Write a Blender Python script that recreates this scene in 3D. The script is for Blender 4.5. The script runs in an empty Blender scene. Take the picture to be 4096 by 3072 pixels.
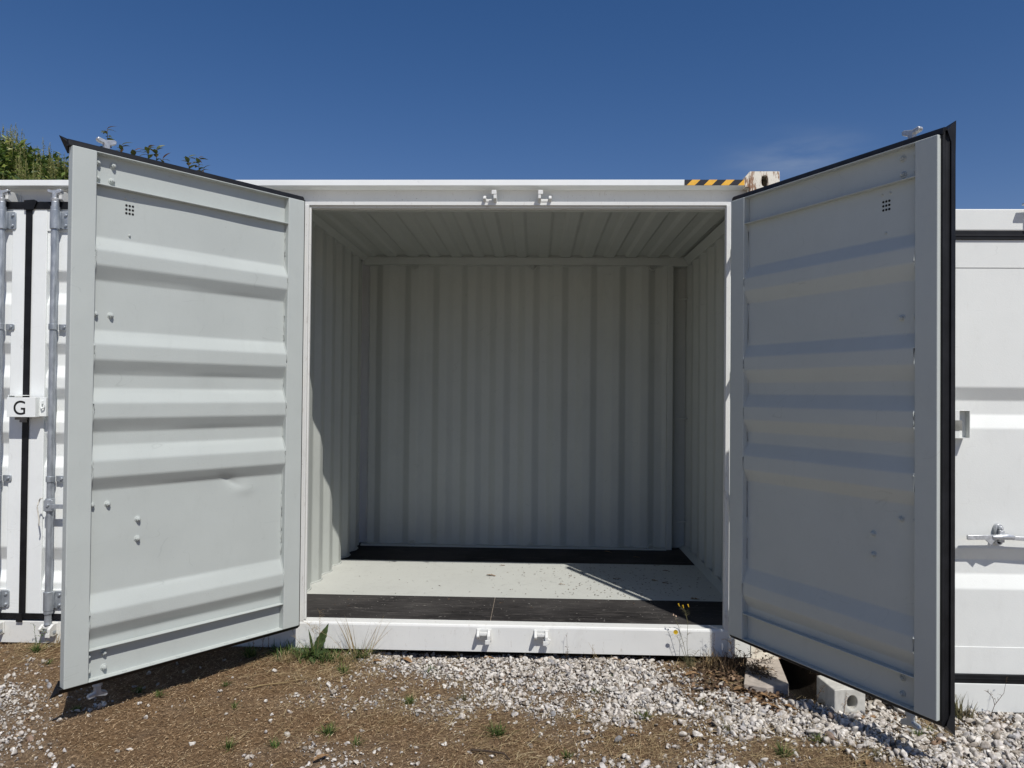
import bpy, bmesh, math, random
import numpy as np
from mathutils import Vector, Matrix
R = math.radians
sc = bpy.context.scene
COL = sc.collection
random.seed(7)
rng = np.random.default_rng(11)

# ---------------------------------------------------------------- camera
cd = bpy.data.cameras.new('camera'); cam = bpy.data.objects.new('camera', cd); COL.objects.link(cam)
ya, pi_, ro = -0.034, 0.0131, 0.0094
F = Vector((math.sin(ya), math.cos(ya), 0)); RT = Vector((math.cos(ya), -math.sin(ya), 0)); UP = Vector((0, 0, 1))
fw = math.cos(pi_)*F + math.sin(pi_)*UP; up0 = -math.sin(pi_)*F + math.cos(pi_)*UP
rx = math.cos(ro)*RT + math.sin(ro)*up0; uy = -math.sin(ro)*RT + math.cos(ro)*up0
Mx = Matrix((rx, uy, -fw)).transposed().to_4x4(); Mx.translation = Vector((0.073, -4.5234, 1.5764))
cam.matrix_world = Mx
cd.sensor_width = 36; cd.lens = 2956.6/4096*36; cd.clip_start = 0.05; cd.clip_end = 2000
sc.camera = cam
sc.render.resolution_x = 1024; sc.render.resolution_y = 768

# ---------------------------------------------------------------- light
TO_SUN = Vector((0.349, -0.640, 1.0)).normalized()
ELEV = math.asin(TO_SUN.z); AZ = math.atan2(TO_SUN.x, TO_SUN.y)   # from +Y towards +X
sd = bpy.data.lights.new('sun', 'SUN'); sd.energy = 4.1; sd.angle = R(0.53); sd.color = (1.0, 0.965, 0.91)
so = bpy.data.objects.new('sun', sd); COL.objects.link(so); so.location = (5, -8, 14)
so.rotation_euler = TO_SUN.to_track_quat('Z', 'Y').to_euler()
w = bpy.data.worlds.new('World'); sc.world = w; w.use_nodes = True
nt = w.node_tree; nt.nodes.clear()
out = nt.nodes.new('ShaderNodeOutputWorld'); bg = nt.nodes.new('ShaderNodeBackground')
sky = nt.nodes.new('ShaderNodeTexSky'); sky.sky_type = 'NISHITA'; sky.sun_disc = False
sky.sun_elevation = ELEV; sky.sun_rotation = AZ; sky.altitude = 0; sky.air_density = 1.0; sky.dust_density = 0.15; sky.ozone_density = 2.2
hs = nt.nodes.new('ShaderNodeHueSaturation'); hs.inputs['Saturation'].default_value = 1.32; hs.inputs['Value'].default_value = 1.0
# a thin wisp of cirrus low over the roof line on the right
tc = nt.nodes.new('ShaderNodeTexCoord')
def wmath(op, a, b=None, c=None):
    n = nt.nodes.new('ShaderNodeMath'); n.operation = op
    for i, v in enumerate((a, b, c)):
        if v is None: continue
        if isinstance(v, (int, float)): n.inputs[i].default_value = v
        else: nt.links.new(v, n.inputs[i])
    return n.outputs[0]
sep = nt.nodes.new('ShaderNodeSeparateXYZ'); nt.links.new(tc.outputs['Generated'], sep.inputs[0])
az = wmath('DIVIDE', sep.outputs[0], sep.outputs[1]); el = wmath('DIVIDE', sep.outputs[2], sep.outputs[1])
ga = wmath('MULTIPLY', wmath('ADD', az, -0.350), 13.0); ge = wmath('MULTIPLY', wmath('ADD', wmath('SUBTRACT', el, wmath('MULTIPLY', az, 0.10)), -0.285), 38.0)
g = wmath('EXPONENT', wmath('MULTIPLY', wmath('ADD', wmath('MULTIPLY', ga, ga), wmath('MULTIPLY', ge, ge)), -1.0))
mp = nt.nodes.new('ShaderNodeMapping'); mp.inputs['Scale'].default_value = (6, 6, 26); mp.inputs['Rotation'].default_value = (0, R(14), 0)
nt.links.new(tc.outputs['Generated'], mp.inputs[0])
nz = nt.nodes.new('ShaderNodeTexNoise'); nz.inputs['Scale'].default_value = 1.0; nz.inputs['Detail'].default_value = 7; nt.links.new(mp.outputs[0], nz.inputs[0])
nn = wmath('MAXIMUM', wmath('MULTIPLY', wmath('ADD', nz.outputs[0], -0.34), 2.6), 0.0)
fac = wmath('MULTIPLY', wmath('MULTIPLY', g, nn), wmath('GREATER_THAN', sep.outputs[1], 0.1))
mixc = nt.nodes.new('ShaderNodeMixRGB'); nt.links.new(fac, mixc.inputs[0]); nt.links.new(sky.outputs[0], hs.inputs['Color']); tint = nt.nodes.new('ShaderNodeMixRGB'); tint.blend_type = 'MULTIPLY'; tint.inputs[0].default_value = 1; tint.inputs[2].default_value = (0.97, 0.745, 0.81, 1); nt.links.new(hs.outputs[0], tint.inputs[1]); nt.links.new(tint.outputs[0], mixc.inputs[1])
mixc.inputs[2].default_value = (3.0, 3.7, 4.9, 1)
nt.links.new(mixc.outputs[0], bg.inputs['Color']); bg.inputs['Strength'].default_value = 0.085
nt.links.new(bg.outputs[0], out.inputs[0])
sc.view_settings.view_transform = 'Standard'; sc.view_settings.look = 'None'
sc.view_settings.exposure = 0.12; sc.view_settings.gamma = 1.0; sc.view_settings.use_curve_mapping = False
try:
    sc.cycles.max_bounces = 10; sc.cycles.diffuse_bounces = 6
except Exception: pass

# ---------------------------------------------------------------- materials
def newmat(name):
    m = bpy.data.materials.new(name); m.use_nodes = True
    return m, m.node_tree, m.node_tree.nodes['Principled BSDF']
def N(nt, t, **kw):
    n = nt.nodes.new(t)
    for k, v in kw.items():
        if k in n.inputs: n.inputs[k].default_value = v
        else: setattr(n, k, v)
    return n
def coords(nt, scale=(1, 1, 1)):
    tc = nt.nodes.new('ShaderNodeTexCoord'); mp = nt.nodes.new('ShaderNodeMapping'); mp.inputs['Scale'].default_value = scale
    nt.links.new(tc.outputs['Object'], mp.inputs[0]); return mp.outputs[0]
def ramp(nt, src, stops):
    r = nt.nodes.new('ShaderNodeValToRGB'); nt.links.new(src, r.inputs[0])
    cr = r.color_ramp
    while len(cr.elements) < len(stops): cr.elements.new(0.5)
    for e, (p, c) in zip(cr.elements, stops): e.position = p; e.color = (*c, 1) if len(c) == 3 else c
    return r.outputs[0]
def mixrgb(nt, fac, a, b, mode='MIX'):
    m = nt.nodes.new('ShaderNodeMixRGB'); m.blend_type = mode
    for i, v in enumerate((fac, a, b)):
        if isinstance(v, (int, float)): m.inputs[i].default_value = v
        elif isinstance(v, tuple): m.inputs[i].default_value = (*v, 1)
        else: nt.links.new(v, m.inputs[i])
    return m.outputs[0]
def paint(name, base, rough=0.5, dirt=(0.42, 0.38, 0.31), dirt_amt=0.35, wobble=0.02, spec=0.3, rust=0.0, fine=0.0012, scuff=0.12):
    m, nt, p = newmat(name)
    v = coords(nt)
    n1 = N(nt, 'ShaderNodeTexNoise', Scale=2.3, Detail=6.0, Roughness=0.62); nt.links.new(v, n1.inputs[0])
    n2 = N(nt, 'ShaderNodeTexNoise', Scale=38.0, Detail=5.0, Roughness=0.7); nt.links.new(coords(nt, (1, 1, 0.35)), n2.inputs[0])
    n3 = N(nt, 'ShaderNodeTexNoise', Scale=120.0, Detail=2.0); nt.links.new(v, n3.inputs[0])
    c = mixrgb(nt, ramp(nt, n1.outputs[0], [(0.3, (0, 0, 0)), (0.75, (1, 1, 1))]), base, tuple(x*0.93 for x in base))
    dm = ramp(nt, n2.outputs[0], [(0.60, (0, 0, 0)), (0.80, (dirt_amt,)*3)])
    c = mixrgb(nt, dm, c, dirt)
    sp = ramp(nt, n3.outputs[0], [(0.735, (0, 0, 0)), (0.76, (0.75*min(1, dirt_amt*2),)*3)])
    c = mixrgb(nt, sp, c, tuple(x*0.45 for x in dirt))
    nsm = N(nt, 'ShaderNodeTexNoise', Scale=7.0, Detail=9.0, Roughness=0.7); nsm.inputs['Distortion'].default_value = 0.8; nt.links.new(coords(nt, (1.3, 1.3, 0.55)), nsm.inputs[0])
    c = mixrgb(nt, ramp(nt, nsm.outputs[0], [(0.55, (0, 0, 0)), (0.78, (min(0.6, 0.12+scuff),)*3)]), c, tuple(x*0.62+y*0.2 for x, y in zip(base, dirt)))
    for sc_, rot, dens in ((2.1, 0.3, 0.5), (3.7, 1.9, 0.55)):
        mpn = nt.nodes.new('ShaderNodeMapping'); mpn.inputs['Rotation'].default_value = (rot, rot*1.7, rot*0.6); mpn.inputs['Scale'].default_value = (1, 1, 2.5); tcn = nt.nodes.new('ShaderNodeTexCoord'); nt.links.new(tcn.outputs['Object'], mpn.inputs[0])
        ns = N(nt, 'ShaderNodeTexNoise', Scale=sc_, Detail=1.5); ns.inputs['Distortion'].default_value = 0.6; nt.links.new(mpn.outputs[0], ns.inputs[0])
        line = ramp(nt, ns.outputs[0], [(0.4975, (0, 0, 0)), (0.4995, (1, 1, 1)), (0.5005, (1, 1, 1)), (0.5025, (0, 0, 0))])
        nm = N(nt, 'ShaderNodeTexNoise', Scale=4.5+sc_, Detail=2.0); nt.links.new(tcn.outputs['Object'], nm.inputs[0])
        gate = ramp(nt, nm.outputs[0], [(dens+0.08, (0, 0, 0)), (dens+0.12, (min(0.5, 0.12+scuff*1.2),)*3)])
        c = mixrgb(nt, mixrgb(nt, 1.0, line, gate, 'MULTIPLY'), c, tuple(x*0.5 for x in base))
    if rust > 0:
        n4 = N(nt, 'ShaderNodeTexNoise', Scale=8.0, Detail=9.0, Roughness=0.7); nt.links.new(coords(nt, (3.5, 3.5, 0.9)), n4.inputs[0])
        rm = ramp(nt, n4.outputs[0], [(0.52, (0, 0, 0)), (0.58, (0.9, 0.9, 0.9))])
        c = mixrgb(nt, rm, c, (0.22, 0.095, 0.035))
    nt.links.new(c, p.inputs['Base Color'])
    p.inputs['Roughness'].default_value = rough; p.inputs['Specular IOR Level'].default_value = spec
    b1 = N(nt, 'ShaderNodeBump', Distance=wobble, Strength=0.6); b1.inputs['Distance'].default_value = wobble
    nl = N(nt, 'ShaderNodeTexNoise', Scale=3.2, Detail=1.0); nt.links.new(v, nl.inputs[0]); nt.links.new(nl.outputs[0], b1.inputs['Height'])
    b2 = N(nt, 'ShaderNodeBump', Strength=0.35); b2.inputs['Distance'].default_value = fine
    nf = N(nt, 'ShaderNodeTexNoise', Scale=170.0, Detail=3.0); nt.links.new(v, nf.inputs[0]); nt.links.new(nf.outputs[0], b2.inputs['Height'])
    nt.links.new(b1.outputs[0], b2.inputs['Normal']); nt.links.new(b2.outputs[0], p.inputs['Normal'])
    return m
WHITE = paint('white_paint', (0.785, 0.81, 0.80), 0.55, dirt_amt=0.16, wobble=0.004, spec=0.25)
WORN = paint('worn_white_paint', (0.685, 0.69, 0.665), 0.55, scuff=0.28, dirt=(0.30, 0.25, 0.19), dirt_amt=0.7, wobble=0.004)
RUSTY = paint('rusty_white_paint', (0.74, 0.70, 0.60), 0.6, dirt=(0.24, 0.13, 0.07), dirt_amt=0.8, rust=0.42, wobble=0.003)
WHITE2 = paint('warm_white_paint', (0.70, 0.715, 0.69), 0.6, dirt_amt=0.12, wobble=0.003, spec=0.2)
GREY = paint('light_grey_paint', (0.455, 0.487, 0.466), 0.45, scuff=0.10, dirt=(0.27, 0.27, 0.25), dirt_amt=0.18, wobble=0.010)
INNER = paint('inside_grey_paint', (0.455, 0.478, 0.448), 0.5, scuff=0.2, dirt=(0.22, 0.22, 0.2), dirt_amt=0.2, wobble=0.006)
FLOORP = paint('painted_floor_grey', (0.50, 0.51, 0.475), 0.6, scuff=0.35, dirt=(0.16, 0.13, 0.09), dirt_amt=0.55, wobble=0.003)
def galv():
    m, nt, p = newmat('galvanised_steel'); v = coords(nt, (1, 1, 0.4))
    n = N(nt, 'ShaderNodeTexNoise', Scale=30.0, Detail=5.0); nt.links.new(v, n.inputs[0])
    nt.links.new(ramp(nt, n.outputs[0], [(0.3, (0.27, 0.30, 0.33)), (0.7, (0.44, 0.47, 0.50))]), p.inputs['Base Color'])
    nt.links.new(ramp(nt, n.outputs[0], [(0.3, (0.38,)*3), (0.7, (0.58,)*3)]), p.inputs['Roughness'])
    p.inputs['Metallic'].default_value = 0.55
    return m
GALV = galv()
def chrome():
    m, nt, p = newmat('zinc_plated_steel'); v = coords(nt)
    n = N(nt, 'ShaderNodeTexNoise', Scale=60.0, Detail=4.0); nt.links.new(v, n.inputs[0])
    nt.links.new(ramp(nt, n.outputs[0], [(0.3, (0.36, 0.375, 0.39)), (0.7, (0.60, 0.62, 0.64))]), p.inputs['Base Color'])
    p.inputs['Metallic'].default_value = 0.45; p.inputs['Roughness'].default_value = 0.36
    b = N(nt, 'ShaderNodeBump', Strength=0.5); b.inputs['Distance'].default_value = 0.001; nt.links.new(n.outputs[0], b.inputs['Height']); nt.links.new(b.outputs[0], p.inputs['Normal'])
    return m
CHROME = chrome()
def simple(name, c, rough=0.7, var=0.25, scale=25.0, spec=0.3, bump=0.0):
    m, nt, p = newmat(name); v = coords(nt)
    n = N(nt, 'ShaderNodeTexNoise', Scale=scale, Detail=5.0); nt.links.new(v, n.inputs[0])
    nt.links.new(ramp(nt, n.outputs[0], [(0.3, tuple(x*(1-var) for x in c)), (0.7, tuple(min(1, x*(1+var)) for x in c))]), p.inputs['Base Color'])
    p.inputs['Roughness'].default_value = rough; p.inputs['Specular IOR Level'].default_value = spec
    if bump:
        b = N(nt, 'ShaderNodeBump', Strength=0.6); b.inputs['Distance'].default_value = bump; nt.links.new(n.outputs[0], b.inputs['Height']); nt.links.new(b.outputs[0], p.inputs['Normal'])
    return m
RUBBER = simple('black_rubber', (0.007, 0.0075, 0.009), 0.5, 0.5, 14.0, 0.28)
DARK = simple('dark_hole', (0.01, 0.01, 0.01), 0.9)
BLACKP = simple('black_vinyl', (0.012, 0.012, 0.012), 0.4)
CORD = simple('white_cord', (0.6, 0.58, 0.52), 0.9)
CONC = simple('white_washed_block', (0.50, 0.49, 0.45), 0.85, 0.14, 30, 0.2, 0.003)
SLAB = simple('pale_concrete_slab', (0.38, 0.335, 0.29), 0.85, 0.2, 22, 0.2, 0.003)
def blackply():
    m, nt, p = newmat('black_film_plywood')
    n = N(nt, 'ShaderNodeTexNoise', Scale=9.0, Detail=7.0, Roughness=0.7); nt.links.new(coords(nt, (0.6, 4, 1)), n.inputs[0])
    c = ramp(nt, n.outputs[0], [(0.35, (0.010, 0.009, 0.009)), (0.7, (0.042, 0.039, 0.038))])
    n2 = N(nt, 'ShaderNodeTexNoise', Scale=40.0, Detail=6.0, Roughness=0.8); nt.links.new(coords(nt, (0.5, 1.5, 1)), n2.inputs[0])
    c = mixrgb(nt, ramp(nt, n2.outputs[0], [(0.62, (0, 0, 0)), (0.69, (0.7,)*3)]), c, (0.34, 0.33, 0.31))
    n3 = N(nt, 'ShaderNodeTexNoise', Scale=1.3, Detail=3.0); nt.links.new(coords(nt), n3.inputs[0])
    c = mixrgb(nt, ramp(nt, n3.outputs[0], [(0.44, (0, 0, 0)), (0.68, (0.55,)*3)]), c, (0.075, 0.07, 0.066))
    n5 = N(nt, 'ShaderNodeTexNoise', Scale=14.0, Detail=8.0, Roughness=0.75); nt.links.new(coords(nt, (0.35, 2.2, 1)), n5.inputs[0])
    c = mixrgb(nt, ramp(nt, n5.outputs[0], [(0.54, (0.0,)*3), (0.66, (0.5,)*3)]), c, (0.13, 0.12, 0.11))
    nt.links.new(c, p.inputs['Base Color'])
    nt.links.new(ramp(nt, n.outputs[0], [(0.3, (0.6,)*3), (0.7, (0.85,)*3)]), p.inputs['Roughness']); p.inputs['Specular IOR Level'].default_value = 0.15
    return m
PLY = blackply()
def tape():
    m, nt, p = newmat('black_yellow_tape')
    tc = nt.nodes.new('ShaderNodeTexCoord'); s = nt.nodes.new('ShaderNodeSeparateXYZ'); nt.links.new(tc.outputs['Object'], s.inputs[0])
    def mt(op, a, b):
        n = nt.nodes.new('ShaderNodeMath'); n.operation = op
        for i, v in enumerate((a, b)):
            if isinstance(v, (int, float)): n.inputs[i].default_value = v
            else: nt.links.new(v, n.inputs[i])
        return n.outputs[0]
    d = mt('SUBTRACT', s.outputs[0], s.outputs[2]); d = mt('ADD', d, 1.8345+1.03); d = mt('DIVIDE', d, 0.103); d = mt('FRACT', d, 0); d = mt('LESS_THAN', d, 0.52)
    n = N(nt, 'ShaderNodeTexNoise', Scale=60.0, Detail=4.0); nt.links.new(tc.outputs['Object'], n.inputs[0])
    ye = ramp(nt, n.outputs[0], [(0.3, (0.72, 0.38, 0.03)), (0.7, (0.82, 0.46, 0.05))])
    nt.links.new(mixrgb(nt, d, ye, (0.012, 0.012, 0.016)), p.inputs['Base Color']); p.inputs['Roughness'].default_value = 0.45
    return m
TAPE = tape()
def island(name, stops, rough=0.8, trans=0.0, noise=0.0, spec=0.25):
    m, nt, p = newmat(name); g = nt.nodes.new('ShaderNodeNewGeometry')
    c = ramp(nt, g.outputs['Random Per Island'], stops)
    if noise:
        n = N(nt, 'ShaderNodeTexNoise', Scale=noise, Detail=4.0); nt.links.new(coords(nt), n.inputs[0])
        c = mixrgb(nt, 1.0, c, ramp(nt, n.outputs[0], [(0.36, (0.55, 0.53, 0.50)), (0.58, (1.0,)*3)]), 'MULTIPLY')
    nt.links.new(c, p.inputs['Base Color']); p.inputs['Roughness'].default_value = rough; p.inputs['Specular IOR Level'].default_value = spec
    if trans:
        t = nt.nodes.new('ShaderNodeBsdfTranslucent'); nt.links.new(c, t.inputs[0]); mx = nt.nodes.new('ShaderNodeMixShader'); mx.inputs[0].default_value = trans
        o = nt.nodes['Material Output']; nt.links.new(p.outputs[0], mx.inputs[1]); nt.links.new(t.outputs[0], mx.inputs[2]); nt.links.new(mx.outputs[0], o.inputs[0])
    return m
STONE = island('white_quartz_gravel', [(0.0, (0.22, 0.18, 0.14)), (0.10, (0.46, 0.42, 0.365)), (0.28, (0.62, 0.585, 0.535)), (0.50, (0.70, 0.67, 0.62)), (0.70, (0.56, 0.51, 0.455)), (0.88, (0.46, 0.44, 0.43)), (0.95, (0.24, 0.245, 0.255)), (0.995, (0.27, 0.18, 0.12))], 0.75, 0, 55.0)
STRAW = island('dry_brown_fibres', [(0.0, (0.045, 0.024, 0.012)), (0.30, (0.13, 0.079, 0.041)), (0.65, (0.30, 0.198, 0.110)), (0.93, (0.46, 0.345, 0.21)), (1.0, (0.60, 0.48, 0.32))], 0.85)
DRYG = island('dry_grass', [(0.0, (0.20, 0.14, 0.07)), (0.5, (0.36, 0.27, 0.14)), (1.0, (0.52, 0.43, 0.26))], 0.8, 0.2)
GREEN = island('green_blades', [(0.0, (0.035, 0.07, 0.018)), (0.5, (0.07, 0.12, 0.03)), (0.85, (0.13, 0.18, 0.045)), (1.0, (0.25, 0.26, 0.09))], 0.6, 0.3)
BROADG = island('broad_green_leaf', [(0.0, (0.05, 0.085, 0.03)), (1.0, (0.09, 0.13, 0.05))], 0.5, 0.25, 30)
WEEDST = island('dull_weed_stem', [(0.0, (0.07, 0.075, 0.035)), (0.6, (0.13, 0.12, 0.06)), (1.0, (0.20, 0.16, 0.09))], 0.8)
DEADW = island('dead_weed', [(0.0, (0.035, 0.022, 0.014)), (0.6, (0.09, 0.06, 0.035)), (1.0, (0.20, 0.14, 0.08))], 0.85)
YEL = island('yellow_petals', [(0.0, (0.62, 0.40, 0.02)), (1.0, (0.72, 0.50, 0.03))], 0.6, 0.3)
DLEAF = island('dead_leaf', [(0.0, (0.20, 0.11, 0.055)), (0.5, (0.30, 0.18, 0.09)), (1.0, (0.42, 0.29, 0.17))], 0.7, 0.15, 40)
WOOD = simple('weathered_twig', (0.14, 0.10, 0.065), 0.85, 0.4, 60)
BARK = simple('shrub_bark', (0.12, 0.09, 0.06), 0.9, 0.3, 20)
FOL = island('glossy_shrub_leaves', [(0.0, (0.03, 0.062, 0.014)), (0.5, (0.075, 0.125, 0.022)), (0.85, (0.15, 0.20, 0.035)), (1.0, (0.24, 0.26, 0.06))], 0.42, 0.3, 0, 0.5)
FOLD = island('dark_bronze_leaves', [(0.0, (0.05, 0.045, 0.018)), (0.6, (0.09, 0.115, 0.03)), (1.0, (0.16, 0.07, 0.03))], 0.42, 0.25, 0, 0.5)
PAN = island('pale_flower_spikes', [(0.0, (0.22, 0.24, 0.08)), (0.6, (0.34, 0.34, 0.13)), (1.0, (0.45, 0.42, 0.20))], 0.7, 0.3)
def soil():
    m, nt, p = newmat('brown_soil_and_stone_dust')
    a = nt.nodes.new('ShaderNodeVertexColor'); a.layer_name = 'gravel_shade_mask'
    v = coords(nt)
    n1 = N(nt, 'ShaderNodeTexNoise', Scale=60.0, Detail=8.0, Roughness=0.75); nt.links.new(v, n1.inputs[0])
    n2 = N(nt, 'ShaderNodeTexNoise', Scale=5.0, Detail=5.0); nt.links.new(v, n2.inputs[0])
    br = ramp(nt, n1.outputs[0], [(0.3, (0.043, 0.025, 0.013)), (0.5, (0.17, 0.106, 0.055)), (0.7, (0.36, 0.24, 0.135))])
    br = mixrgb(nt, ramp(nt, n2.outputs[0], [(0.4, (0, 0, 0)), (0.7, (0.5,)*3)]), br, (0.15, 0.10, 0.06))
    gr = ramp(nt, n1.outputs[0], [(0.35, (0.09, 0.066, 0.045)), (0.62, (0.27, 0.22, 0.165))])
    vo = N(nt, 'ShaderNodeTexVoronoi', Scale=42.0); nt.links.new(v, vo.inputs[0])
    sx = nt.nodes.new('ShaderNodeSeparateColor'); nt.links.new(a.outputs[0], sx.inputs[0]); nt.links.new(mixrgb(nt, sx.outputs[1], mixrgb(nt, sx.outputs[2], mixrgb(nt, sx.outputs[0], br, gr), (0.50, 0.46, 0.40)), (0.012, 0.010, 0.008)), p.inputs['Base Color']); p.inputs['Roughness'].default_value = 0.95; p.inputs['Specular IOR Level'].default_value = 0.1  # near-black is painted void shade; pale is out-of-view ground brightened for bounce
    b = N(nt, 'ShaderNodeBump', Strength=1.0); b.inputs['Distance'].default_value = 0.012; nt.links.new(n1.outputs[0], b.inputs['Height']); nt.links.new(b.outputs[0], p.inputs['Normal'])
    return m
SOIL = soil()

# ---------------------------------------------------------------- mesh helpers
def tag(o, label, cat, group=None):
    o['label'] = label; o['category'] = cat
    if group: o['group'] = group
    return o
def empty(name, loc=(0, 0, 0), rz=0, parent=None):
    o = bpy.data.objects.new(name, None); COL.objects.link(o); o.location = loc; o.rotation_euler = (0, 0, rz)
    o.empty_display_size = 0.2
    if parent: o.parent = parent
    return o
class MB:
    def __init__(s, M=None): s.v = []; s.f = []; s.M = M
    def add(s, vs, fs, M=None):
        o = len(s.v)
        for p in vs:
            p = Vector(p)
            if M is not None: p = M @ p
            if s.M is not None: p = s.M @ p
            s.v.append(p[:])
        s.f += [tuple(i+o for i in f) for f in fs]
    def box(s, lo, hi, M=None):
        x0, x1 = sorted((lo[0], hi[0])); y0, y1 = sorted((lo[1], hi[1])); z0, z1 = sorted((lo[2], hi[2]))
        s.add([(x0, y0, z0), (x1, y0, z0), (x1, y1, z0), (x0, y1, z0), (x0, y0, z1), (x1, y0, z1), (x1, y1, z1), (x0, y1, z1)],
              [(0, 3, 2, 1), (4, 5, 6, 7), (0, 1, 5, 4), (1, 2, 6, 5), (2, 3, 7, 6), (3, 0, 4, 7)], M)
    def cyl(s, a, b, r, n=16, r2=None, M=None):
        a, b = Vector(a), Vector(b); r2 = r if r2 is None else r2
        q = (b-a).to_track_quat('Z', 'Y'); vs = []
        for p, rr in ((a, r), (b, r2)):
            for i in range(n): vs.append(p + q @ Vector((rr*math.cos(i*2*math.pi/n), rr*math.sin(i*2*math.pi/n), 0)))
        s.add(vs, [(i, (i+1) % n, n+(i+1) % n, n+i) for i in range(n)] + [tuple(range(n-1, -1, -1)), tuple(range(n, 2*n))], M)
    def tube(s, pts, r, n=6, M=None):
        pts = [Vector(p) for p in pts]; vs = []; k = len(pts)
        for j, p in enumerate(pts):
            d = (pts[min(j+1, k-1)]-pts[max(j-1, 0)]).normalized(); q = d.to_track_quat('Z', 'Y'); rr = r if isinstance(r, (int, float)) else r[j]
            for i in range(n): vs.append(p + q @ Vector((rr*math.cos(i*2*math.pi/n), rr*math.sin(i*2*math.pi/n), 0)))
        fs = [(j*n+i, j*n+(i+1) % n, (j+1)*n+(i+1) % n, (j+1)*n+i) for j in range(k-1) for i in range(n)]
        s.add(vs, fs + [tuple(range(n-1, -1, -1)), tuple(range((k-1)*n, k*n))], M)
    def prism(s, prof, axis, a, b, M=None):
        """closed 2D profile extruded along an axis ('x','y','z') from a to b"""
        def pt(p, t): return {'x': (t, p[0], p[1]), 'y': (p[0], t, p[1]), 'z': (p[0], p[1], t)}[axis]
        n = len(prof)
        s.add([pt(p, a) for p in prof] + [pt(p, b) for p in prof], [(i, (i+1) % n, n+(i+1) % n, n+i) for i in range(n)] + [tuple(range(n-1, -1, -1)), tuple(range(n, 2*n))], M)
    def build(s, name, mat, parent=None, bevel=0, smooth=None, solid=0, seg=2):
        me = bpy.data.meshes.new(name); me.from_pydata(s.v, [], s.f); me.validate(); me.materials.append(mat)
        bm = bmesh.new(); bm.from_mesh(me); bmesh.ops.recalc_face_normals(bm, faces=bm.faces); bm.to_mesh(me); bm.free()
        o = bpy.data.objects.new(name, me); COL.objects.link(o)
        if parent is not None: o.parent = parent
        if smooth is not None:
            me.shade_smooth(); me.set_sharp_from_angle(angle=R(smooth))
        if solid:
            m = o.modifiers.new('solid', 'SOLIDIFY'); m.thickness = solid; m.offset = 0
        if bevel:
            m = o.modifiers.new('bevel', 'BEVEL'); m.width = bevel; m.segments = seg; m.limit_method = 'ANGLE'; m.angle_limit = R(40)
        return o
def box(name, lo, hi, mat, parent=None, bevel=0.0025):
    m = MB(); m.box(lo, hi); return m.build(name, mat, parent, bevel)
def fillet(pts, r, n=4):
    out = [Vector(pts[0])]
    for i in range(1, len(pts)-1):
        a, b, c = map(Vector, pts[i-1:i+2]); d1 = (a-b); d2 = (c-b); rr = min(r, d1.length*0.45, d2.length*0.45)
        p, q = b+d1.normalized()*rr, b+d2.normalized()*rr
        for k in range(n+1):
            t = k/n; out.append(p*(1-t)**2 + b*2*t*(1-t) + q*t*t)
    out.append(Vector(pts[-1])); return out
def sheet(prof, along, lo, hi, name, mat, parent=None, steps=1, fn=None, solid=0.002):
    """open 2D profile (a,b) swept from lo to hi; along gives the builder of the 3D point"""
    m = MB(); k = len(prof); vs = []; fs = []
    for j in range(steps+1):
        t = lo+(hi-lo)*j/steps
        for p in prof:
            q = Vector(along(p[0], p[1], t)); vs.append(fn(q) if fn else q)
    for j in range(steps):
        for i in range(k-1): fs.append((j*k+i, j*k+i+1, (j+1)*k+i+1, (j+1)*k+i))
    m.v = [v[:] for v in vs]; m.f = fs
    o = m.build(name, mat, parent, 0, 60, solid); wn = o.modifiers.new('normals', 'WEIGHTED_NORMAL'); wn.mode = 'FACE_AREA'; wn.weight = 80; wn.keep_sharp = True
    return o
def corr(start, end, flat1, slope, flat2, depth, phase=0.0):
    """trapezoid corrugation, returns (pos, height) with height 0 = near, depth = far"""
    per = flat1+flat2+2*slope; pts = []
    x = start - ((start-phase) % per) - per
    while x < end+per:
        pts += [(x, 0), (x+flat1, 0), (x+flat1+slope, depth), (x+flat1+slope+flat2, depth)]
        x += per
    def h(q):
        for (a, ha), (b, hb) in zip(pts, pts[1:]+[(x, 0)]):
            if a <= q <= b: return ha+(hb-ha)*(q-a)/(b-a)
        return 0
    return fillet([(start, h(start))] + [p for p in pts if start+1e-4 < p[0] < end-1e-4] + [(end, h(end))], 0.012, 3)

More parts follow.
